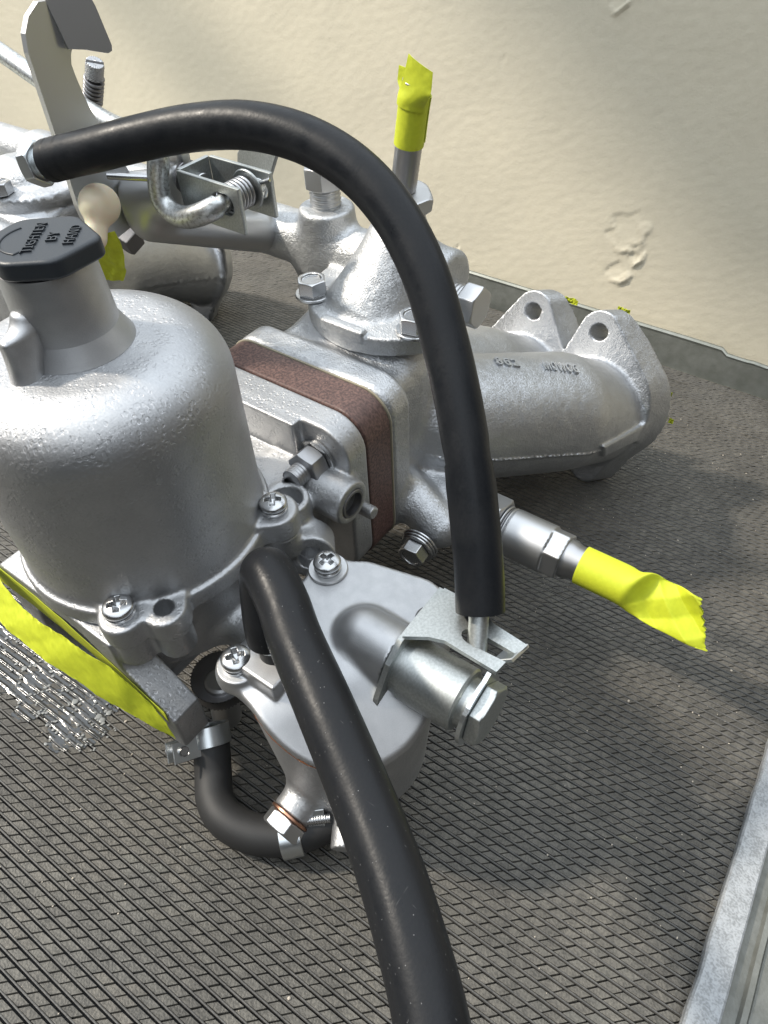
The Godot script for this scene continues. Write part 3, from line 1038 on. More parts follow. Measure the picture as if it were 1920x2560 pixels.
func build_manifold() -> void:
	var t := thing("intake_manifold", "silver painted twin-branch cast intake manifold with heater pipe, lying on the mat", "manifold", Vector3(20, -60, -150))
	var body := part("casting", field(f_manifold, Vector3(-42, -140, -265), Vector3(116, 16, -82), 1.35), M.silver, t)
	lettering("862", Vector3(45.1, -21.0, -167.4), Vector3(0.16, 0.96, -0.23), 12.0, t)
	lettering("MOWOG", Vector3(62.8, -29.6, -188.8), Vector3(0.31, 0.94, -0.14), 19.0, t)
	part("heater_pipe", field(f_pipe, Vector3(-130, -10, -178), Vector3(48, 54, -96), 1.2), M.silver_rough, t, "silver pipe casting with domed cover and file marks")
	part("rear_branch", field(f_left, Vector3(-345, -140, -265), Vector3(-112, 56, -82), 3.0), M.silver, t)
	for b: Vector3 in [Vector3(-20.4, 18.9, -115), Vector3(30.2, 18.9, -115)]:
		var bolt := part("cover_bolt", hex(6.4, 6.2, false, 0.8), M.screw, t, "", place(lp(b + Vector3(0, 1.3, 0)), Vector3.UP, 0.4))
		part("washer", ring(0.0, 7.4, 1.4), M.screw, bolt, "", Transform3D(Basis.IDENTITY, Vector3(0, -1.4 * MM, 0)))
	var plug := part("hex_plug", hex(8.7, 9.0, true), M.grey_paint, t, "hexagon plug standing proud on its threads", place(lp(Vector3(-41, 46, -152)), Vector3.UP, 0.25))
	part("screw_thread", thread(6.9, 9.0, 1.9, 0.8), M.grey_paint, plug, "", Transform3D(Basis.IDENTITY, Vector3(0, -8.9 * MM, 0)))
	var plug2 := part("hex_plug", hex(9.2, 8.5, true), M.grey_paint, t, "", place(lp(Vector3(30.0, 12.5, -152)), Vector3.RIGHT, 0.5))
	part("screw_thread", thread(7.6, 8.0, 1.9, 0.8), M.grey_paint, plug2, "", Transform3D(Basis.IDENTITY, Vector3(0, -7.6 * MM, 0)))
	var stay := part("stay_bolt", hex(6.3, 5.6, false, 0.7), M.screw, t, "", place(lp(Vector3(54, -61, -80.4)), Vector3(0.05, -0.1, 1), 0.2))
	for k in 3: part("washer", ring(0.0, 8.6 - k * 0.5, 1.1), M.screw, stay, "", Transform3D(Basis.IDENTITY, Vector3(0, (-1.2 - 1.15 * (2 - k)) * MM, 0)))
	# rear branch fittings in view beside the lever
	var rp := part("hex_plug", hex(10.0, 9.0, true), M.dark_steel, t, "dark steel hexagon plug with letters, behind the ball", place(lp(Vector3(-137, 19.5, -116)), Vector3(-0.15, -0.45, 0.88), 0.3))
	part("screw_thread", thread(7.0, 12.0, 1.9, 0.8), M.dark_steel, rp, "", Transform3D(Basis.IDENTITY, Vector3(0, -11.5 * MM, 0)))
	for b: Vector3 in [Vector3(-230, 18.9, -108)]:
		part("cover_bolt", hex(6.4, 6.2, false, 0.8), M.screw, t, "", place(lp(b), Vector3.UP, 0.1))
	# vacuum union
	var u := thing("vacuum_union", "grey painted vacuum adaptor screwed into the manifold side, taped pipe end pointing right", "pipe union", Vector3(62, -62, -112))
	var ax := Vector3.RIGHT
	part("hex_collar", hex(13.2, 15.0, true), M.grey_paint, u, "", place(lp(Vector3(63, -62, -112)), ax, 0.9))
	for k in 3: part("sealing_ring", ring(0.0, 10.7 - 0.3 * (k % 2), 1.0, 0.35), M.dark_steel if k == 1 else M.grey_paint, u, "", place(lp(Vector3(78.3 + k * 1.15, -62, -112)), ax))
	var fb := func(p: Vector3) -> float:
		var d := s_cyl(p, Vector3(81.5, -62, -112), Vector3(108, -62, -112), 10.8, 0.7)
		for a in 6:
			var dir := Vector3(0, cos(TAU * a / 6.0 + 0.35), sin(TAU * a / 6.0 + 0.35))
			d = smax(d, minf(dir.dot(p - Vector3(0, -62, -112)) - 9.5, p.x - 100.5), 0.3)
		return d
	part("union_body", field(fb, Vector3(80, -75, -125), Vector3(110, -49, -99), 0.8), M.grey_paint, u)
	part("pipe_stub", tube(PackedVector3Array([Vector3(107, -62, -112), Vector3(110, -62, -112), Vector3(112.5, -62, -112), Vector3(116, -62, -112), Vector3(126, -62, -112)]), func(s): return 8.6 if s < 0.3 else 7.6, 32), M.steel, u)
	# taped pipe on the cover
	var s := thing("vacuum_pipe", "short upright steel pipe with hexagon base on the domed cover, end taped yellow", "pipe", Vector3(-1, 50, -151))
	var dir2 := Vector3(0.17, 1, 0.0).normalized()
	part("hex_base", hex(12.4, 6.5, true), M.grey_paint, s, "", place(lp(Vector3(0.5, 47.5, -150.5)), dir2, 0.55))
	part("pipe_tube", rod(5.15, 40.0, 0.6), M.steel, s, "", place(lp(Vector3(0.5, 50.5, -150.5) + dir2 * 3.5), dir2))

func lettering(text: String, at: Vector3, up: Vector3, wide: float, t: Node3D) -> void:
	# raised casting letters lying on the crown of the runner
	var tm := TextMesh.new()
	tm.text = text
	tm.font = sans(true)
	tm.font_size = 40
	tm.pixel_size = 0.0002
	tm.depth = 0.0022
	tm.curve_step = 1.0
	tm.vertical_alignment = VERTICAL_ALIGNMENT_CENTER
	var o := part("casting_number", tm, M.silver_rough, t)
	var along := Vector3(0.62, -0.30, -0.72)
	var n := (up - along * up.dot(along)).normalized()
	along = along.normalized()
	var sc := wide * MM / maxf(tm.get_aabb().size.x, 0.001)
	o.transform = Transform3D(Basis(along * sc, n.cross(along) * 6.0 * MM / maxf(tm.get_aabb().size.y, 0.001), n), lp(at) * MM)

func sans(bold := false) -> SystemFont:
	var f := SystemFont.new()
	f.font_names = PackedStringArray(["Droid Sans"])
	if bold: f.font_weight = 700
	return f

# ------------------------------------------------------------------ the carburettor
var lugs := [[Vector2(26.7, 32.5), 6.6, 2.6], [Vector2(35.2, 23.9), 6.2, 2.2], [Vector2(36.2, -23.8), 7.2, 3.0], [Vector2(-36, -24), 7, 3.0]]

func f_chamber(p: Vector3) -> float:
	# suction chamber: straight can with a rounded shoulder and screw lugs round its foot
	var r := Vector2(p.x, p.z).length()
	var x := r - 38.8 + 16.0
	var y := p.y - 67.0 + 16.0
	var d := minf(maxf(x, y), 0.0) + Vector2(maxf(x, 0.0), maxf(y, 0.0)).length() - 16.0
	d = smin(d, smax(r - 40.8, p.y - 0.6, 1.0), 2.0)
	if p.y < 14.0:
		var l := 1e9
		for q in lugs:
			var e: float = (Vector2(p.x, p.z) - q[0]).length() - q[1]
			var c: Vector2 = q[0] * 0.86
			e = smin(e, ear2(p.x, p.z, q[0], q[1], c, q[1] + 1.5), 2.0)
			var hgt: float = q[2]
			var ed := smax(e, p.y - hgt, 1.4)
			l = smin(l, ed, 2.2)
		d = smin(d, l, 1.6)
		d = maxf(d, -(Vector2(p.x - 35.2, p.z - 23.9).length() - 2.9))
	d = smax(d, -6.0 - p.y, 0.3)
	return d

func f_boss(p: Vector3) -> float:
	var d := s_cap(p, Vector3(3.6, 60, 20.5), Vector3(0.5, 80, 11), 3.6, 3.0)
	d = smin(d, s_box(p, Vector3(2.2, 68, 14), Vector3(2.0, 10, 6), 1.2), 3.5)
	return smax(d, p.y - 82.0 - (p.z - 12.0) * 0.3, 1.5)

func f_body(p: Vector3) -> float:
	# deck and barrel
	var d := s_ycyl(p, 0, 0, -34, -6.2, 37.5, 1.5)
	d = smin(d, s_cyl(p, Vector3(0, -34, 38), Vector3(0, -34, -60), 27, 2), 6)
	if p.z < 0.0:
		# deck towards the manifold with its round ear
		d = smin(d, s_box(p, Vector3(-4, -9, -44), Vector3(28, 4.6, 16), 0.4), 0.8)
		d = smin(d, s_cyl(p, Vector3(30.5, -16, -34.5), Vector3(30.5, -4.4, -34.5), 8.2, 0.4), 1.2)
		d = maxf(d, -s_cyl(p, Vector3(30.5, -12, -34.5), Vector3(30.5, 5, -34.5), 5.6, 0.1))
	# lugs under the chamber screws
	if p.y > -32.0:
		for q in lugs:
			d = smin(d, s_ycyl(p, q[0].x, q[0].y, -17, -6.3, q[1] - 0.4, 1.0), 2.5)
	if p.z < -14.0:
		# flange to the spacer
		d = smin(d, s_plate(p, Vector3(0, -26.5, -62.5), Vector3(41, 37.7, 5.6), 13, 1.4), 2.5)
		d = smin(d, s_box(p, Vector3(0, -12, -55), Vector3(20.5, 23, 2.5), 0.8), 1.0)
		# throttle spindle boss and small lugs beside it
		if p.x > 0.0:
			d = smin(d, s_cyl(p, Vector3(10, -13, -51.5), Vector3(46, -13, -51.5), 8.6, 0.8), 3)
			d = maxf(d, -s_cyl(p, Vector3(40, -13, -51.5), Vector3(60, -13, -51.5), 5.6, 0.1))
			d = smin(d, s_cyl(p, Vector3(36, -25.5, -61), Vector3(48, -25.5, -61), 2.7, 0.5), 1.0)
			d = smin(d, s_cyl(p, Vector3(38, -22, -36), Vector3(46, -19, -27), 8.5, 0.8), 3)
			d = maxf(d, -s_cyl(p, Vector3(42, -20.5, -31), Vector3(52, -17, -21), 4.4, 0.1))
	# air flange: a slanting lozenge, its lower ear to the right
	if p.z > 15.0:
		var a := ear2(p.x, p.y, Vector2(-9, -24), 27, Vector2(36, -43), 11)
		a = maxf(a, p.y + 7.0)
		a = smin(a, s_box(Vector3(p.x, p.y, 0), Vector3(-2, -15, 0), Vector3(27.5, 8.2, 50), 0.6), 2.0)
		a = maxf(a, p.x - 43.5)
		a += 0.7
		var e := absf(p.z - 34.6) - 5.4 + 0.7
		d = smin(d, minf(maxf(a, e), 0.0) + Vector2(maxf(a, 0.0), maxf(e, 0.0)).length() - 0.7, 1.5)
		d = maxf(d, -s_cyl(p, Vector3(0, -34, 20), Vector3(0, -34, 60), 21.5, 0.1))
	# jet housing below, arm to the float bowl
	if p.y < -5.0:
		d = smin(d, s_ycyl(p, 6, 4, -56, -30, 13, 1.5), 5)
		d = smin(d, s_cap(p, Vector3(26, -30, 2), Vector3(62, -30, 0), 8, 9), 5)
	return d

const BOWL := Vector2(81, 0.5)
func f_bowl(p: Vector3) -> float:
	var r := Vector2(p.x - BOWL.x, p.z - BOWL.y).length()
	var taper := 29.2 - maxf(-24.0 - p.y, 0.0) * 0.07
	var x := r - taper + 6.0
	var y := -p.y - 76.0 + 6.0
	var d := minf(maxf(x, y), 0.0) + Vector2(maxf(x, 0.0), maxf(y, 0.0)).length() - 6.0
	# screw pillars
	for q: Vector2 in [Vector2(58.2, 20.5), Vector2(58, -22.5), Vector2(97.5, -23.0)]:
		d = smin(d, s_cap(p, Vector3(q.x, -18, q.y), Vector3(lerpf(q.x, BOWL.x, 0.55), -62, lerpf(q.y, BOWL.y, 0.5)), 6.2, 4.0), 4)
	d = smin(d, s_box(p, Vector3(100, -44, 10), Vector3(3.5, 26, 14), 1.5), 2.5)
	# drain boss, pointing to the front
	d = smin(d, s_cyl(p, Vector3(81, -66, 14), Vector3(80, -70, 33), 7.2, 0.6), 4)
	d = smin(d, s_cyl(p, Vector3(88, -68, 10), Vector3(101, -72, 31), 5.0, 0.6), 3)
	return smax(d, p.y + 18.3 + lid_fall(p) * 0.9, 0.3)

func lid_fall(p: Vector3) -> float:
	return smax(p.z * 0.4 + (p.x - 82.0) * 0.9 - 3.0, 0.0, 6.0) * 0.6

func f_lid(p: Vector3) -> float:
	var r := Vector2(p.x - BOWL.x, p.z - BOWL.y).length()
	var a := r - 29.6
	for q: Vector2 in [Vector2(58.2, 20.5), Vector2(58, -22.5), Vector2(97.5, -23.0)]:
		a = smin(a, ear2(p.x, p.z, q, 6.8, BOWL, 20), 5)
	a = smin(a, ear2(p.x, p.z, Vector2(70, -26), 8, Vector2(88, -26), 12), 7)
	# top falls away towards the front
	var top := -12.5 - smax(p.z - 2.0, 0.0, 6.0) * 0.1 - lid_fall(p)
	var d := smax(a, (p.y - top) * 0.985, 1.6)
	d = smax(d, -18.0 - lid_fall(p) * 0.9 - p.y, 0.3)
	d = smin(d, s_ycyl(p, 58.2, 20.5, -18, -12.4, 6.7, 0.8), 2.5)
	# overflow stub and its boss, dome of the cold-start unit
	d = smin(d, s_ycyl(p, 66.5, 12.5, -18, -9.5, 8.0, 1.0), 2.5)
	d = smin(d, s_box(p, Vector3(67, -13, 18), Vector3(7.5, 4.5, 4.5), 0.8), 1.0)
	d = smin(d, maxf(s_cap(p, Vector3(82.5, -16.5, -9.8), Vector3(110, -16.5, -9.8), 10.2, 10.2), p.x - 95.2), 2.0)
	return d

func screw(called: String, t: Node3D, at: Vector3, dir: Vector3, spin: float, flat_washer := 0.0) -> void:
	var s := part(called, pan_head(), M.screw, t, "", place(lp(at), dir, spin))
	part("spring_washer", ring(1.0, 4.5, 1.3), M.screw, s, "", Transform3D(Basis.IDENTITY, Vector3(0, -1.25 * MM, 0)))
	if flat_washer > 0.0:
		part("flat_washer", ring(1.0, flat_washer, 1.0), M.grey_paint, s, "", Transform3D(Basis.IDENTITY, Vector3(0, -2.3 * MM, 0)))

func build_carburettor() -> void:
	var t := thing("carburettor", "alloy carburettor with tall round suction chamber and black cap, nearest the camera", "carburettor", Vector3.ZERO, "")
	var ch := part("suction_chamber", field(f_chamber, Vector3(-50, -8, -50), Vector3(50, 70, 50), 0.85), M.alloy, t, "pitted cylindrical alloy suction chamber")
	var dt := part("damper_tube", lathe(PackedVector2Array([Vector2(0, 64), Vector2(15.5, 64), Vector2(15.3, 67.2), Vector2(14.9, 67.9), Vector2(13.1, 71.4), Vector2(12.5, 72.6), Vector2(11.8, 89.2), Vector2(11.6, 89.9), Vector2(10.9, 90), Vector2(10.4, 89.6), Vector2(10.2, 84), Vector2(0, 84)]), 72, 22.0), M.alloy_fine, t)
	part("vent_boss", field(f_boss, Vector3(-9, 62, 4), Vector3(7, 84, 27), 0.6), M.alloy_fine, dt)
	build_cap(t)
	part("body", field(f_body, Vector3(-52, -66, -72), Vector3(74, 14, 44), 0.95), M.alloy, t)
	part("float_bowl", field(f_bowl, Vector3(46, -80, -34), Vector3(114, -14, 38), 1.1), M.alloy, t)
	var lid := part("float_lid", field(f_lid, Vector3(46, -38, -42), Vector3(116, -2, 34), 0.85), M.alloy_fine, t)
	var seam := PackedVector3Array()
	for k in 19:
		var g := deg_to_rad(118.0 - k * 4.6)
		var q := Vector3(BOWL.x + cos(g) * 29.3, 0, BOWL.y + sin(g) * 29.3)
		seam.append(Vector3(q.x, -18.2 - lid_fall(q) * 0.9, q.z))
	part("gasket_residue", tube(seam, func(u: float) -> float: return 0.18 + 0.42 * maxf(lumps.get_noise_1d(u * 300.0), 0.0), 6), M.rust, lid, "brown gasket remnants squeezed out of the joint")
	screw("chamber_screw", t, Vector3(26.7, 3.9, 32.5), Vector3(0.02, 1, 0.03), 0.5)
	screw("chamber_screw", t, Vector3(36.4, 4.3, -23.6), Vector3(0, 1, 0.02), 0.35)
	screw("lid_screw", t, Vector3(58.2, -11, 20.5), Vector3(0, 1, 0.02), 0.6, 6.3)
	screw("lid_screw", t, Vector3(58, -10.2, -22.5), Vector3(0, 1, 0), 1.1, 6.6)
	screw("lid_screw", t, Vector3(97.5, -11, -23.0), Vector3(0, 1, 0), 0.15)
	# spacer, gaskets, stud and nut
	var nut := part("stud_nut", hex(7.2, 7.2, true), M.steel, t, "", place(lp(Vector3(26.8, -4.2, -55)), Vector3(0, 0, 1), 0.25))
	part("split_washer", ring(3.8, 8.3, 1.8), M.screw, nut, "", Transform3D(Basis.IDENTITY, Vector3(0, -1.9 * MM, 0)))
	part("stud_end", thread(4.2, 13.0, 1.25, 0.45), M.steel, nut)
	part("bore_liner", ring(4.6, 5.7, 3.0, 0.2), M.dark_steel, t, "", place(lp(Vector3(43.5, -13, -51.5)), Vector3.RIGHT))
	# cold-start unit: plated can, folded bracket, lock tab and bolt
	var unit := part("cold_start_can", lathe(PackedVector2Array([Vector2(0, 0), Vector2(9.2, 0), Vector2(9.2, 3.2), Vector2(9.9, 3.4), Vector2(9.9, 21.0), Vector2(9.4, 21.6), Vector2(7.6, 21.8), Vector2(7.4, 25), Vector2(0, 25)]), 64), M.zinc, t, "dull zinc plated can on the float lid", place(lp(Vector3(97, -17, -9.5)), Vector3.RIGHT))
	var slot := PackedVector2Array()
	for k in 11: slot.append(Vector2(113.6, -20.8) + Vector2(cos(PI * 0.5 + PI * k / 10.0), sin(PI * 0.5 + PI * k / 10.0)) * 3.9)
	var fork := PackedVector2Array([Vector2(96.8, -9.6), Vector2(103.0, -13.6), Vector2(107.5, -15.2), Vector2(124.6, -14.6), Vector2(125.2, -18.8)])
	for k in 9: fork.append(Vector2(113.6, -20.6) + Vector2(cos(PI * 0.4 + PI * 1.2 * k / 8.0), sin(PI * 0.4 + PI * 1.2 * k / 8.0) * 1.0) * Vector2(3.6, 2.5))
	fork.append_array([Vector2(126.6, -22.6), Vector2(127.6, -27.0), Vector2(116.5, -28.0), Vector2(108, -31), Vector2(97.5, -31)])
	var br := part("cable_bracket", plate(fork, Vector3(0, -3.4, 0), Vector3(1, 0, 0), Vector3(0, 0, 1), 1.7, 0.2), M.zinc, t, "forked plated steel bracket")
	var up := PackedVector2Array([Vector2(-8.4, -3.4), Vector2(-2, -8), Vector2(4.4, -18), Vector2(7.0, -31), Vector2(7.6, -50), Vector2(-3, -56), Vector2(-10, -64), Vector2(-22, -40), Vector2(-31, -20), Vector2(-31, -3.4)])
	part("bracket_plate", plate(up, Vector3(96.6, 0, 0), Vector3(0, 0, 1), Vector3(0, 1, 0), 1.7, 0.25), M.zinc, br)
	var tabw := PackedVector2Array()
	for k in 33:
		var a := TAU * k / 32.0
		if k < 32: tabw.append(Vector2(-9.5, -17) + Vector2(cos(a), sin(a)) * (11.4 if absf(angle_difference(a, 2.2)) > 0.35 else 13.2))
	part("lock_tab", plate(tabw, Vector3(122.6, 0, 0), Vector3(0, 0, 1), Vector3(0, 1, 0), 1.3, 0.3), M.bright_zinc, unit.get_parent(), "round lock washer with a bent tab")
	var bent := PackedVector2Array([Vector2(0, 0), Vector2(6.5, 0), Vector2(6.5, 9), Vector2(0, 9)])
	part("lock_tab", plate(bent, Vector3(122.4, -8.0, -26.8), Vector3(0.75, 0.55, -0.2).normalized(), Vector3(-0.1, 0.3, 1).normalized(), 1.3, 0.2), M.bright_zinc, t)
	part("can_bolt", hex(9.9, 4.2, false), M.zinc, t, "", place(lp(Vector3(123.3, -17, -9.5)), Vector3.RIGHT, 0.45))
	# drain plug and jet parts under the body
	var dp := part("drain_plug", hex(7.6, 5.2, true), M.grey_paint, t, "", place(lp(Vector3(79.9, -70.4, 34.2)), Vector3(-0.05, -0.2, 1), 0.2))
	part("copper_washer", ring(1.0, 7.5, 1.0, 0.2), M.copper, dp, "", Transform3D(Basis.IDENTITY, Vector3(0, -1.1 * MM, 0)))
	part("jet_nut", knurled(10.5, 6.5), M.dark_steel, t, "", place(lp(Vector3(28, -66, 12)), Vector3(0.1, 1, 0.05)))
	part("jet_stub", rod(5.6, 26.0, 0.8), M.grey_paint, t, "", place(lp(Vector3(30, -84, 16)), Vector3(0.02, 1, -0.1)))
	# phenolic spacers with their gaskets
	for k in 1:
		var sx := -240.0 * k
		var sp := thing("heat_spacer", "reddish brown phenolic spacer block clamped between front carburettor and manifold" if k == 0 else "brown phenolic spacer block behind the left carburettor, at the frame edge", "spacer", Vector3(sx, -28, -76))
		var fs := func(p: Vector3) -> float: return s_plate(p, Vector3(sx, -28, -76.2), Vector3(40.3, 39.0, 7.6), 13, 0.5)
		part("phenolic_block", field(fs, Vector3(sx - 43, -70, -86), Vector3(sx + 43, 14, -66), 1.2), M.phenolic, sp)
		var fg := func(p: Vector3) -> float: return s_plate(p, Vector3(sx, -28, -84.0), Vector3(40.7, 39.3, 0.45), 13, 0.1)
		part("gasket", field(fg, Vector3(sx - 43, -70, -86), Vector3(sx + 43, 14, -82), 0.6), M.gasket, sp)

func knurled(r: float, h: float) -> ArrayMesh:
	var v := PackedVector3Array(); var n := PackedVector3Array(); var ix := PackedInt32Array()
	var k := 144
	for s in k + 1:
		var a := TAU * s / k
		var rr := r if s % 3 != 0 else r - 0.55
		for y: float in [0.0, h]:
			v.append(Vector3(cos(a) * rr, y, sin(a) * rr) * MM); n.append(Vector3(cos(a), 0, sin(a)))
	for s in k:
		var i := s * 2
		ix.append_array([i, i + 2, i + 1, i + 1, i + 2, i + 3])
	for y: float in [0.0, h]:
		var at := v.size()
		v.append(Vector3(0, y, 0) * MM); n.append(Vector3(0, 1 if y > 0.0 else -1, 0))
		for s in k + 1:
			v.append(Vector3(cos(TAU * s / k) * (r - 0.3), y, sin(TAU * s / k) * (r - 0.3)) * MM); n.append(Vector3(0, 1 if y > 0.0 else -1, 0))
		for s in k: ix.append_array([at, at + s + 1, at + s + 2])
	return arrays_mesh(v, n, ix)

func build_cap(t: Node3D) -> void:
	var pts := PackedVector2Array([Vector2(12.9, -9.4), Vector2(13.4, 4.6), Vector2(3.4, 12.8), Vector2(-10.6, 9.8), Vector2(-13.2, -4.4), Vector2(-2.4, -13.9)])
	var f := func(p: Vector3) -> float:
		var d := -1e9
		for k in 6:
			var a := pts[k]
			var b := pts[(k + 1) % 6]
			var u := (b - a).normalized()
			var nr := Vector2(u.y, -u.x)
			var g := (Vector2(p.x, p.z) - a).dot(nr)
			d = smax(d, g, 2.2) if k > 0 else g
		# slightly waisted sides
		var e := absf(p.y - 92.7) - 2.55 + 1.1
		d += 1.1
		var body := minf(maxf(d, e), 0.0) + Vector2(maxf(d, 0.0), maxf(e, 0.0)).length() - 1.1
		return smin(body, s_ycyl(p, 0, 0, 85, 91, 10.0, 0.4), 0.5)
	var cap := part("damper_cap", field(f, Vector3(-17, 83, -17), Vector3(17, 97, 17), 0.6), M.plastic, t, "black plastic hexagonal damper cap with raised words")
	# raised words and the turning arrow
	var rd := Vector3(-0.63, 0, -0.77).normalized()
	var ud := Vector3(-0.77, 0, 0.63).normalized()
	var lines := [["TIGHTEN", Vector3(-0.2, 95.2, 0.2), 15.4], ["BY", Vector3(3.4, 95.2, -2.4), 4.6], ["HAND", Vector3(6.6, 95.2, -5.6), 9.4]]
	for l in lines:
		var tm := TextMesh.new()
		tm.text = l[0]
		tm.font = sans()
		tm.font_size = 72
		tm.pixel_size = 0.00005
		tm.depth = 0.0010
		tm.curve_step = 0.5
		tm.vertical_alignment = VERTICAL_ALIGNMENT_CENTER
		var wid: float = tm.get_aabb().size.x
		var sc: float = l[2] * MM / maxf(wid, 0.0001)
		var o := part("raised_word", tm, M.plastic, cap)
		var hs := 2.5 * MM / maxf(tm.get_aabb().size.y, 0.0001)
		o.transform = Transform3D(Basis(rd * sc, ud * hs, Vector3.UP), lp(l[1]) * MM)
	var arc := PackedVector3Array()
	for k in 25:
		var a := lerpf(2.25, 4.35, k / 24.0)
		arc.append(Vector3(0.3, 95.25, 0.2) + (rd * sin(a - PI) * 8.2 * -1.0 + ud * -cos(a - PI) * -8.4 * 1.0))
	part("arrow_arc", tube(arc, func(_s): return 0.34, 8), M.plastic, cap)
	var tip := arc[24]
	part("arrow_arc", tube(PackedVector3Array([tip + (rd * 1.6 - ud * 1.2), tip, tip + (rd * 1.0 + ud * 1.8)]), func(_s): return 0.34, 8), M.plastic, cap)

# ------------------------------------------------------------------ hoses
func build_hoses() -> void:
	# arched cable sleeve from the lever side to the bracket
	var a := thing("arched_hose", "black rubber hose arching over the whole assembly, hexagon adaptor on its left end", "hose", Vector3(-6, 96, -80))
	var pts := [Vector3(-80.0, 80.0, -55.9), Vector3(-72, 82.2, -58.2), Vector3(-60.5, 85.2, -61.8), Vector3(-45, 89.3, -68.3), Vector3(-26, 93.6, -75), Vector3(-6, 96.2, -79.6), Vector3(13.5, 95, -82.2), Vector3(31.5, 90.3, -82), Vector3(47.3, 82.2, -79.2), Vector3(62, 71, -73), Vector3(74, 58, -65), Vector3(84.2, 46, -56.8), Vector3(93.2, 33.8, -48.4), Vector3(101, 21.4, -40.2), Vector3(107.4, 10.2, -33.0), Vector3(112.0, 1.5, -27.0)]
	# the last stretch is a little slacker where a pipe end sits inside
	var path := spline(pts, 26)
	part("hose_tube", tube(path, func(s): return 6.75 + (0.35 if s > 0.80 else 0.0) - 0.3 * smoothstep(0.77, 0.80, s) * (1.0 - smoothstep(0.80, 0.83, s)) - 0.4 * exp(-pow((s - 0.031) * 420.0, 2.0)) - 0.45 * exp(-pow((s - 0.066) * 420.0, 2.0)) + 0.12 * (1.0 - smoothstep(0.03, 0.07, s)), 40, 3.4), M.hose, a)
	var ax := (path[0] - path[18]).normalized()
	var ad := part("hex_adaptor", hex(7.6, 5.0, true), M.bright_zinc, a, "bright zinc plated hexagon nut", place(lp(path[0] + ax * 3.4), ax, 0.5))
	part("adaptor_neck", ring(2.0, 4.9, 4.6), M.bright_zinc, ad, "", Transform3D(Basis.IDENTITY, Vector3(0, -4.4 * MM, 0)))
	var pin_dir := (path[path.size() - 1] - path[path.size() - 12]).normalized()
	var pe := path[path.size() - 1]
	part("cable_pin", rod(2.9, 17.0, 0.4), M.zinc, a, "", place(lp(pe - pin_dir * 4.0), (Vector3(115.6, -5, -20.5) - pe).normalized()))
	# overflow hose that runs down to the lower edge of the picture
	var b := thing("overflow_hose", "thick black rubber hose bending off the float lid and running to the lower edge", "hose", Vector3(84, 20, 18))
	pts = [Vector3(66.4, -1.0, 12.6), Vector3(65.6, 5, 11.6), Vector3(63.6, 12, 8.8), Vector3(63.0, 18, 7.0), Vector3(65.0, 21.8, 7.2), Vector3(69.5, 22.3, 9.4), Vector3(76, 21.6, 13.0), Vector3(84.7, 21.0, 18.8), Vector3(101, 20.8, 28.2), Vector3(118, 18.6, 38.0), Vector3(133, 17.4, 47.4), Vector3(145, 16.6, 56.2), Vector3(154.5, 15.4, 64.2), Vector3(166, 13, 76)]
	path = spline(pts, 9)
	part("hose_tube", tube(path, func(_s): return 6.9, 44, 3.5), M.rubber, b)
	part("stub_pipe", rod(4.6, 12.0, 0.5), M.black_gap, b, "black collar on the float lid stub", place(lp(Vector3(66.6, -9.5, 12.7)), Vector3(-0.02, 1, -0.05)))
	part("stub_ring", ring(3.0, 5.2, 0.8, 0.2), M.bright_zinc, b, "", place(lp(Vector3(66.5, -3.0, 12.7)), Vector3(-0.02, 1, -0.05)))
	var fl := PackedVector3Array()
	# fuel hose that loops on the mat from the jet to the float bowl
	var c := thing("fuel_hose", "short black rubber fuel hose looping over the mat under the carburettor, clipped both ends", "hose", Vector3(60, -84, 36))
	var wp := [Vector3(-0.1175, 0.0205, -0.1005), Vector3(-0.1130, 0.0155, -0.0970), Vector3(-0.1085, 0.0105, -0.0925), Vector3(-0.1025, 0.0080, -0.0868), Vector3(-0.0945, 0.0078, -0.0838), Vector3(-0.0845, 0.0078, -0.0850), Vector3(-0.0755, 0.0085, -0.0895), Vector3(-0.0685, 0.0105, -0.0960), Vector3(-0.064, 0.0125, -0.103)]
	var fp := []
	for w: Vector3 in wp: fp.append(FRAME.inverse() * (w - ORIGIN) / MM)
	path = spline(fp, 8)
	part("hose_tube", tube(path, func(_s): return 6.5, 36, 3.0), M.fuel_rubber, c)
	for k in 2:
		var i := 3 if k == 0 else path.size() - 14
		var d := (path[i + 1] - path[i]).normalized()
		var clip := part("hose_clip", ring(6.4, 7.3, 7.0, 0.15), M.bright_zinc, c, "", place(lp(path[i] - d * 3.5), d))
		var side := d.cross(Vector3(0.2, 1, 0.1)).normalized()
		var o := -side if k == 0 else side
		var upv := side.cross(d).normalized()
		if upv.y < 0: upv = -upv
		var base := path[i] + (Vector3(-0.15, 0.25, 0.95) * 8.5 if k == 0 else Vector3(-0.1, 0.45, 0.75) * 9.0)
		var lugp := PackedVector2Array([Vector2(-3.6, -3), Vector2(3.6, -3), Vector2(3.6, 7), Vector2(-3.6, 7)])
		var lu := d
		var lw := (base - path[i]).normalized()
		lw = (lw - d * lw.dot(d)).normalized()
		for e in 2:
			if k == 1:
				base = Vector3(89, -71.0, 32.0)
				lu = Vector3(0.75, 0.0, -0.66).normalized()
				lw = Vector3(-0.42, 0.77, -0.48).normalized()
			part("clip_lug", plate(lugp, base + lu.cross(lw) * (e * 6.0 - 3.0) * (1.0 if k == 0 else 0.0) + lu * (e * 8.0) * float(k), lu if k == 0 or e == 0 else lu.cross(lw), lw, 0.9, 0.2), M.bright_zinc, c)
		var sd := lu.cross(lw) if k == 0 else lu
		part("clip_screw", thread(1.7, 10.0, 0.8, 0.3), M.screw, c, "", place(lp(base + lw * 3.5 - sd * 4.5), sd))
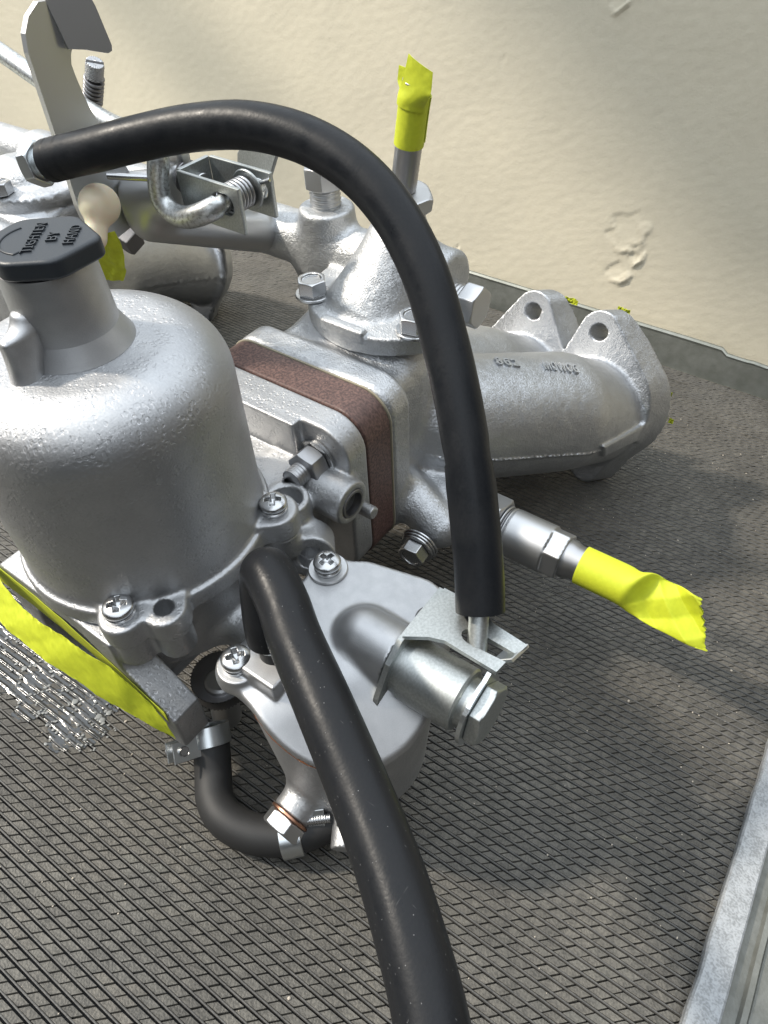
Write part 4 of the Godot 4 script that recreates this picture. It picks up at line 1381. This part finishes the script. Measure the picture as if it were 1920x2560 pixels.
		part("clip_screw", rod(3.2, 2.2, 0.7), M.screw, c, "", place(lp(base + lw * 3.5 + sd * (4.0 + 6.0 * k)), sd))

# ------------------------------------------------------------------ levers and rods behind
func build_linkage() -> void:
	# hook lever: a flat plate across the row, its beak folded over
	var h := thing("hook_lever", "tall flat steel lever with an open hook at its top, behind the suction chamber", "lever", Vector3(-95, 60, -78))
	var o := PackedVector2Array()
	for q: Vector2 in [Vector2(-77.2, 120.4), Vector2(-81.5, 120.0), Vector2(-85.2, 106.8), Vector2(-83.3, 104.4), Vector2(-82.2, 101.5), Vector2(-82.6, 96.5), Vector2(-84, 88), Vector2(-88, 76), Vector2(-93, 62), Vector2(-91, 50), Vector2(-86, 42), Vector2(-75, 40), Vector2(-68, 44), Vector2(-66.5, 58), Vector2(-67.3, 80), Vector2(-67.6, 98), Vector2(-67.8, 108), Vector2(-69, 113.2), Vector2(-72.2, 117.4)]:
		o.append(q)
	part("lever_plate", plate(o, Vector3(-92, 0, 0), Vector3(0, 0, 1), Vector3(0, 1, 0), 2.6, 0.5), M.grey_paint, h)
	var beak := PackedVector2Array([Vector2(0, 0), Vector2(13.4, 0.0), Vector2(15.0, -0.8), Vector2(16.0, -3.0), Vector2(19.2, -14.2), Vector2(19.0, -15.8), Vector2(17.6, -16.4), Vector2(10, -14.6), Vector2(4.5, -13.9)])
	part("hook_beak", plate(beak, Vector3(-92, 120.2, -80.4), Vector3(0.35, -0.06, -0.93).normalized(), Vector3(-0.10, 1, -0.22).normalized(), 2.6, 0.5), M.grey_paint, h)
	# long rod cranked into the swivel bracket
	var r := thing("throttle_rod", "thick zinc plated rod cranked down and forward into the square bracket", "rod", Vector3(-66, 65, -88))
	var pts := [Vector3(-232, 93, -121), Vector3(-202.3, 84.8, -120), Vector3(-164, 74.6, -118), Vector3(-126.4, 67.2, -116), Vector3(-92, 72, -106), Vector3(-76, 75, -97), Vector3(-67.5, 73, -91), Vector3(-67.6, 65, -88.5), Vector3(-67.3, 58.5, -87.5), Vector3(-62.5, 54.6, -87), Vector3(-55, 54.4, -86.6), Vector3(-48, 56.6, -86.8), Vector3(-43, 58.8, -88.5), Vector3(-41, 59.8, -92), Vector3(-41, 60, -97), Vector3(-41, 60, -119)]
	part("rod_bar", tube(spline(pts, 7), func(s): return 4.1 if s < 0.86 else 3.3, 26), M.rod_zinc, r)
	# U-shaped bracket with the spring between its arms
	var b := thing("swivel_bracket", "square U-shaped steel bracket with slotted arms and a spring between them", "bracket", Vector3(-48, 58, -103))
	var arm := func(p: Vector3, z: float, c: Vector2, ww: float) -> float:
		var x := p.x + 47.5 - (p.y - 59.0) * 0.0
		var tilt := (p.x + 47.5) * 0.015
		var e := maxf(absf(x) - 16.0, absf(p.y - 58.6 + tilt) - 8.5)
		e = maxf(e, (-p.x * 0.5 - p.y * 0.86) + 14.2)
		var sl := Vector2(maxf(absf(p.x - c.x) - ww, 0.0), p.y - c.y).length() - 3.7
		return smax(maxf(e, -sl), absf(p.z - z) - 0.95, 0.35)
	part("front_arm", field(func(p: Vector3) -> float: return arm.call(p, -95.0, Vector2(-40.5, 59.8), 1.5), Vector3(-66, 47, -98), Vector3(-29, 70, -92), 0.55), M.zinc, b)
	part("back_arm", field(func(p: Vector3) -> float: return arm.call(p, -112.0, Vector2(-39.5, 60), 1.8), Vector3(-66, 47, -115), Vector3(-29, 70, -109), 0.55), M.zinc, b)
	part("web", plate(PackedVector2Array([Vector2(-95.9, 67.3), Vector2(-111.1, 67.4), Vector2(-111.1, 50), Vector2(-95.9, 51)]), Vector3(-64.0, 0, 0), Vector3(0, 0, 1), Vector3(0, 1, 0), 1.8, 0.25), M.zinc, b)
	var bo := part("pivot_eye", ring(2.4, 4.2, 3.0), M.screw, b, "", place(lp(Vector3(-63.2, 59.5, -103.5)), Vector3(1, 0, 0)))
	part("pivot_washer", ring(2.0, 7.4, 1.6), M.dark_steel, bo, "", Transform3D(Basis.IDENTITY, Vector3(0, -6.5 * MM, 0)))
	part("spring", coil(5.1, 0.75, 10.5, 6.0), M.steel, b, "", place(lp(Vector3(-41, 60, -96.6)), Vector3(0, 0, -1)))
	part("spring_washer", ring(3.4, 7.6, 1.1), M.zinc, b, "", place(lp(Vector3(-41, 60, -107.4)), Vector3(0, 0, -1)))
	part("split_pin", rod(0.8, 9.0, 0.2), M.screw, b, "", place(lp(Vector3(-38.5, 62, -109.4)), Vector3(1, 0.4, 0)))
	# flat lever behind the bracket
	var l := thing("flat_lever", "flat grey steel lever slanting up behind the square bracket", "lever", Vector3(-62, 52, -150))
	part("lever_plate", plate(PackedVector2Array([Vector2(-82, 46), Vector2(-79.5, 56), Vector2(-70, 66), Vector2(-52, 66), Vector2(-58.5, 55), Vector2(-68, 38), Vector2(-76, 38)]), Vector3(0, 0, -142), Vector3.RIGHT, Vector3.UP, 2.2, 0.4), M.zinc, l)
	# spindle carrier between the lever and the bracket
	var s := thing("spindle_carrier", "grey cast spindle carrier below the lever, dark gap and split pin on it", "carrier", Vector3(-80, 46, -95))
	var fs := func(p: Vector3) -> float:
		var d := s_cyl(p, Vector3(-91, 52, -92), Vector3(-68, 56, -98), 10, 1.5)
		d = smin(d, s_cap(p, Vector3(-84, 44, -92), Vector3(-74, 24, -140), 8, 10), 6)
		d = smin(d, s_box(p, Vector3(-76, 60, -104), Vector3(8, 11, 3), 1.5), 3)
		return d
	part("carrier_body", field(fs, Vector3(-104, 8, -156), Vector3(-54, 78, -76), 1.5), M.grey_paint, s)
	part("split_pin", tube(PackedVector3Array([Vector3(-83, 67, -78), Vector3(-76, 66.5, -82), Vector3(-70, 66, -86)]), func(_s): return 1.3, 10), M.screw, s)
	# adjusting screw with a knurled head
	var k := thing("adjusting_screw", "small knurled slotted steel screw with a coil spring, by the hook lever", "screw", Vector3(-152, 74, -130))
	var kd := (Vector3(-146.5, 84.5, -130) - Vector3(-158, 66, -130)).normalized()
	var head := Vector3(-150.3, 78.6, -130)
	var kn := func(p: Vector3) -> float:
		var g := atan2(p.z, p.x)
		var c := maxf(absf(sin(g * 11.0 + p.y * 2.6)), absf(sin(g * 11.0 - p.y * 2.6)))
		var d := s_ycyl(p, 0, 0, 0, 7.4, 3.9, 0.7) + (1.0 - c) * 0.0 + (c - 0.7) * 0.35
		return maxf(d, -s_box(p, Vector3(0, 7.6, 0), Vector3(6, 1.5, 0.65), 0.1))
	org = Vector3.ZERO
	var km := field(kn, Vector3(-5, -1, -5), Vector3(5, 9, 5), 0.26)
	org = Vector3(-152, 74, -130)
	part("knurled_head", km, M.steel, k, "", place(lp(head), kd, 0.8))
	part("screw_shank", rod(2.6, 22, 0.3), M.steel, k, "", place(lp(head - kd * 20), kd))
	part("spring", coil(3.7, 0.85, 14, 7.0), M.dark_steel, k, "", place(lp(head - kd * 14), kd))
	# plastic ball on a stem
	var n := thing("ball_joint", "cream plastic ball on a tapered neck between hook lever and black cap", "ball joint", Vector3(-66, 60, -54))
	var bc := Vector3(-66.4, 66.2, -60.4)
	var nd := (Vector3(-63.2, 56.5, -51.5) - bc).normalized()
	var fb := func(p: Vector3) -> float:
		return smin((p - bc).length() - 7.1, s_cap(p, bc + nd * 4.0, bc + nd * 11.5, 3.4, 4.2), 2.0)
	part("ball", field(fb, Vector3(-80, 44, -74), Vector3(-52, 76, -38), 0.7), M.nylon, n)

# ------------------------------------------------------------------ yellow tape
func build_tapes() -> void:
	# strip along the air flange, standing off its face
	var a := thing("air_flange_tape", "torn yellow masking tape sealing the air flange, sagging along its edge", "tape", Vector3(8, -20, 44))
	var n := noise(61, 0.06, FastNoiseLite.TYPE_SIMPLEX_SMOOTH, 3)
	var top := [Vector3(-42, -4.5, 41.2), Vector3(-28, -6, 42.5), Vector3(-12, -8.5, 45.5), Vector3(2, -8.6, 45.5), Vector3(14, -10.5, 44.5), Vector3(26, -16, 42.5), Vector3(34, -25.5, 41.2), Vector3(41, -36, 40.9)]
	var low := [Vector3(-44, -15, 46), Vector3(-30, -17, 49), Vector3(-16, -18, 51.5), Vector3(0, -19, 51.5), Vector3(14, -23, 50), Vector3(27, -31, 47), Vector3(36, -38, 44), Vector3(42.5, -44, 41.3)]
	var tp := spline(top, 6)
	var lw := spline(low, 6)
	var fa := func(s: float, t: float) -> Vector3:
		var x := s * (tp.size() - 1)
		var i := mini(int(x), tp.size() - 2)
		var p := tp[i].lerp(tp[i + 1], x - i)
		var q := lw[i].lerp(lw[i + 1], x - i)
		var m := p.lerp(q, t)
		var k := n.get_noise_2d(s * 200.0, t * 26.0)
		m += Vector3(0, 0.5, 0.85) * (k * 0.3 + sin(t * PI) * 0.4 + (absf(fposmod(s * 5.0 + t * 0.7, 1.0) - 0.5) - 0.25) * 0.9)
		if t < 0.02 or t > 0.98: m += Vector3(0, 1, 0.3) * n.get_noise_1d(s * 260.0 + t * 77.0) * 0.5 + Vector3(0, 0, 1) * n.get_noise_1d(s * 2600.0 + t * 77.0) * 0.25
		return m
	part("tape_strip", sheet(fa, 84, 10), M.tape, a)
	var fb := func(s: float, t: float) -> Vector3:
		return Vector3(lerpf(-42, 41, s), lerpf(-7.4, -30, s * s) - t * lerpf(14, 6, s), 40.25 + 0.2 * n.get_noise_2d(s * 90.0, t * 20.0))
	part("tape_strip", sheet(fb, 40, 4), M.tape, a)
	# wrap on the upright pipe
	var b := thing("pipe_tape", "yellow tape wrapped round the upright pipe, its flattened end folded into a tab", "tape", Vector3(5, 84, -150))
	var d := Vector3(0.17, 1, 0.0).normalized()
	var base := Vector3(0.5, 50.5, -150.5)
	var ax := d.cross(Vector3(0, 0, 1)).normalized()
	var az := ax.cross(d).normalized()
	var wrap := func(s: float, t: float) -> Vector3:
		# a turn and a bit of tape round the pipe
		var g := -0.9 + s * TAU * 1.1
		var r := 5.5 + s * 0.35 + n.get_noise_2d(s * 60.0, t * 20.0) * 0.25
		var y := lerpf(21.0 + (2.6 * (s - 0.9) * 10.0 if s > 0.9 else 0.0), 38.5, t)
		return base + d * y + ax * cos(g) * r + az * sin(g) * r
	part("tape_wrap", sheet(wrap, 56, 8), M.tape, b)
	var flag := func(s: float, t: float) -> Vector3:
		# front tab: the wrap opens into a flat tongue
		var y := lerpf(35.0, lerpf(51.5, 48.8, s), t)
		var o := smoothstep(0.05, 0.55, t)
		var g := lerpf(2.75, 0.35, s)
		var rnd := ax * cos(g) * 6.1 + az * sin(g) * 6.1
		var flat := ax * lerpf(-3.6 + t * 1.2, 8.0 + sin(t * PI) * 0.9, s) + az * (5.4 - 2.0 * t + 0.8 * sin(s * 3.0))
		return base + d * y + rnd.lerp(flat, o) + az * n.get_noise_2d(s * 16.0, t * 20.0) * 0.35
	part("tape_tab", sheet(flag, 24, 24), M.tape, b)
	var flag2 := func(s: float, t: float) -> Vector3:
		var y := lerpf(36.5, 45.2 + s * 1.0, t)
		var o := smoothstep(0.1, 0.5, t)
		return base + d * y + ax * lerpf(lerpf(-5.6, -8.4, o), 2.0, s) + az * (lerpf(1.0, -0.6, o) + 2.0 * s + n.get_noise_2d(s * 20.0 + 50.0, t * 16.0) * 0.4)
	part("tape_tab", sheet(flag2, 14, 14), M.tape, b)
	# wrap on the vacuum union pipe
	var c := thing("union_tape", "crumpled yellow tape sleeve on the union pipe, pinched flat at its end", "tape", Vector3(140, -62, -112))
	var o := Vector3(0, -62, -112)
	var sleeve := func(s: float, t: float) -> Vector3:
		# s round the pipe, t along it; the far half is pinched flat
		var g := TAU * s
		var x := lerpf(115.0, 166.0, t) - 5.0 * smoothstep(0.5, 1.0, t) * cos(g) + smoothstep(0.97, 1.0, t) * n.get_noise_1d(cos(g) * 160.0) * 1.6
		var fl := smoothstep(0.38, 0.62, t)
		var ry := lerpf(8.2, 9.6, fl)
		var rz := lerpf(8.2, 0.9, fl)
		var y := cos(g) * ry
		var z := signf(sin(g)) * pow(absf(sin(g)), lerpf(1.0, 0.5, fl)) * rz
		var tw := lerpf(0.0, -0.78, fl) + 0.18 * sin(t * 8.0) * fl
		var pl := t * 2.6 + cos(g) * 0.42 + (0.12 if sin(g) > 0.0 else 0.0)
		var crease := fl * ((absf(fposmod(pl, 1.0) - 0.5) - 0.25) * 7.5 + (absf(fposmod(t * 1.7 - cos(g) * 0.6, 1.0) - 0.5) - 0.25) * 4.0 + n.get_noise_2d(t * 40.0, cos(g) * 6.0) * 1.0)
		var kink := 1.6 * exp(-pow((t - 0.5) * 11.0, 2.0)) * sin(g * 2.0 + 0.6)
		return o + Vector3(x, 0, 0) + Vector3(0, cos(tw), sin(tw)) * (y + kink) + Vector3(0, -sin(tw), cos(tw)) * (z + crease) + Vector3(0, -1.2 * fl, 0)
	part("tape_sleeve", sheet(sleeve, 64, 72), M.tape, c)
	var curl := func(s: float, t: float) -> Vector3:
		return o + Vector3(lerpf(158, 166, s), lerpf(-8.5, -13.5, t) + 1.5 * s, lerpf(-1.0, -6.0, t * s))
	part("tape_curl", sheet(curl, 6, 6), M.tape_back, c)
	# strip below the plastic ball
	var e := thing("plug_tape", "strip of yellow tape hanging below the plastic ball, behind the black cap", "tape", Vector3(-74, 44, -62))
	var hang := func(s: float, t: float) -> Vector3:
		var p := Vector3(-63.5, 57.5, -58).lerp(Vector3(-79, 32.0, -64), t)
		return p + Vector3(lerpf(-2.4 - 3.0 * sin(t * 2.6), 0.8 + 4.2 * sin(t * 2.6), s), 0, lerpf(2.0, -2.5, s)) + Vector3(0.2, 0, 1) * (n.get_noise_2d(s * 30.0, t * 40.0) * 1.2)
	part("tape_strip", sheet(hang, 10, 18), M.tape, e)
	# small torn scraps left on the port flanges
	for k in 5:
		var q: Array = [[56.0, 98.0, 11.0], [26.0, 95.0, 13.0], [94.0, 62.0, 1.0], [99.0, 48.0, 4.0], [33.0, 74.0, 6.0]][k]
		var at := flange_pt(q[0], q[1] - 1.0, 15.3)
		var sc := thing("tape_scrap", ["tiny yellow tape scrap on the tip of the right-hand flange ear", "tiny yellow tape scrap on the tip of the left-hand flange ear", "yellow tape shred halfway down the right edge of the flange", "lowest yellow tape shred on the right edge of the flange", "yellow tape shred on the inner edge of the left-hand flange ear"][k], "tape scrap", at)
		var w: float = q[2]
		var bit := func(s: float, t: float) -> Vector3:
			return at + Vector3(lerpf(-w, w * 0.6, s) * 0.4 + 8.0, lerpf(-3.0, 0.3 + n.get_noise_1d(s * 200.0 + k * 31.0) * 1.0, t), n.get_noise_2d(s * 60.0, t * 40.0 + k * 9.0) * 0.5)
		part("tape_bit", sheet(bit, 10, 4), M.tape, sc)

# ------------------------------------------------------------------ spilt fluid and grit on the mat
func build_spill() -> void:
	var o := Node3D.new()
	o.name = numbered("spilt_fluid")
	add_child(o)
	o.position = Vector3(-0.2, 0, -0.09)
	o.set_meta("label", "patch of spilt glossy fluid with grey froth on the mat at left")
	o.set_meta("category", "spill")
	var n := noise(71, 0.16, FastNoiseLite.TYPE_SIMPLEX_SMOOTH, 3)
	var n2 := noise(72, 0.05, FastNoiseLite.TYPE_SIMPLEX_SMOOTH, 2)
	# glossy film between and over the ribs
	var v := PackedVector3Array(); var nn := PackedVector3Array(); var ix := PackedInt32Array()
	var step := 0.0007
	var nx := 190; var nz := 130
	var x0 := -0.29; var z0 := -0.155
	var idx := PackedInt32Array(); idx.resize(nx * nz); idx.fill(-1)
	for j in nz: for i in nx:
		var x := x0 + i * step
		var z := z0 + j * step
		if not wet(x, z, n2): continue
		idx[j * nx + i] = v.size()
		var e := 0.0002
		var hf := func(a: float, b: float) -> float:
			var ph := fposmod(b + 0.563 - (a + 0.25) * RIB_TILT, PITCH) / PITCH
			return 0.00005 + 0.00042 * exp(-pow((ph - 0.66) * 7.0, 2.0)) - 0.0005 * exp(-pow((ph - 0.88) * 9.0, 2.0)) + n.get_noise_2d(a * 1000.0, b * 1700.0) * 0.0002
		var h: float = hf.call(x, z)
		var hx: float = hf.call(x + e, z)
		var hz: float = hf.call(x, z + e)
		v.append(Vector3(x, h, z) - o.position)
		nn.append(Vector3(h - hx, e, h - hz).normalized())
	for j in nz - 1: for i in nx - 1:
		var a := idx[j * nx + i]; var b := idx[j * nx + i + 1]; var c := idx[(j + 1) * nx + i]; var d := idx[(j + 1) * nx + i + 1]
		if a < 0 or b < 0 or c < 0 or d < 0: continue
		ix.append_array([a, b, d, a, d, c])
	structure("fluid_film", arrays_mesh(v, nn, ix), M.oil, o)
	# froth: clusters of small flattened blobs
	var mm := MultiMesh.new()
	mm.transform_format = MultiMesh.TRANSFORM_3D
	var sp := SphereMesh.new()
	sp.radius = 0.001; sp.height = 0.002; sp.radial_segments = 14; sp.rings = 8
	mm.mesh = sp
	var list := []
	for k in 1300:
		var x := rng.randf_range(-0.235, -0.15)
		var z := rng.randf_range(-0.115, -0.066)
		if not wet(x, z, n2): continue
		var g := n2.get_noise_2d(x * 1600.0 + 40.0, z * 1600.0)
		if g < 0.06 and rng.randf() < 0.93: continue
		var s := rng.randf_range(0.25, 0.7) * (2.4 if rng.randf() < 0.03 else 1.0)
		list.append(Transform3D(Basis(Vector3.UP, rng.randf() * TAU).scaled(Vector3(s, s * rng.randf_range(0.2, 0.4), s)), Vector3(x, 0.0003, z) - o.position))
	mm.instance_count = list.size()
	for k in list.size(): mm.set_instance_transform(k, list[k])
	var mi := MultiMeshInstance3D.new()
	mi.name = "froth"
	mi.multimesh = mm
	mi.material_override = M.froth
	o.add_child(mi)
	mi.set_meta("kind", "stuff")
	# specks of grit over the mat
	var gm := MultiMesh.new()
	gm.transform_format = MultiMesh.TRANSFORM_3D
	var sg := SphereMesh.new()
	sg.radius = 0.00035; sg.height = 0.0006; sg.radial_segments = 6; sg.rings = 3
	gm.mesh = sg
	gm.instance_count = 900
	for k in 900:
		var s := rng.randf_range(0.3, 1.0) * (1.8 if rng.randf() < 0.04 else 1.0)
		gm.set_instance_transform(k, Transform3D(Basis(Vector3(rng.randf(), 1, rng.randf()).normalized(), rng.randf() * TAU).scaled(Vector3(s, s * 0.7, s * rng.randf_range(0.7, 1.6))), Vector3(rng.randf_range(-0.3, 0.05), 0.0002, rng.randf_range(-0.5, 0.02))))
	var gi := MultiMeshInstance3D.new()
	gi.name = numbered("grit")
	gi.multimesh = gm
	gi.material_override = M.grit
	add_child(gi)
	gi.set_meta("kind", "stuff")
	gi.set_meta("label", "pale specks of grit and dust scattered over the mat")
	gi.set_meta("category", "grit")

func wet(x: float, z: float, n: FastNoiseLite) -> bool:
	# ragged patch, longer along the ribs
	var e := n.get_noise_2d(x * 1000.0, z * 1000.0) * 0.35
	var a := Vector2((x + 0.222) / 0.062, (z + 0.093) / 0.0235).length() + e
	var b := Vector2((x + 0.17) / 0.018, (z + 0.082) / 0.012).length() + e * 1.3
	return minf(a, b) < 1.0 and x < -0.1545 + e * 0.02 and z - x * 0.02 < -0.0655
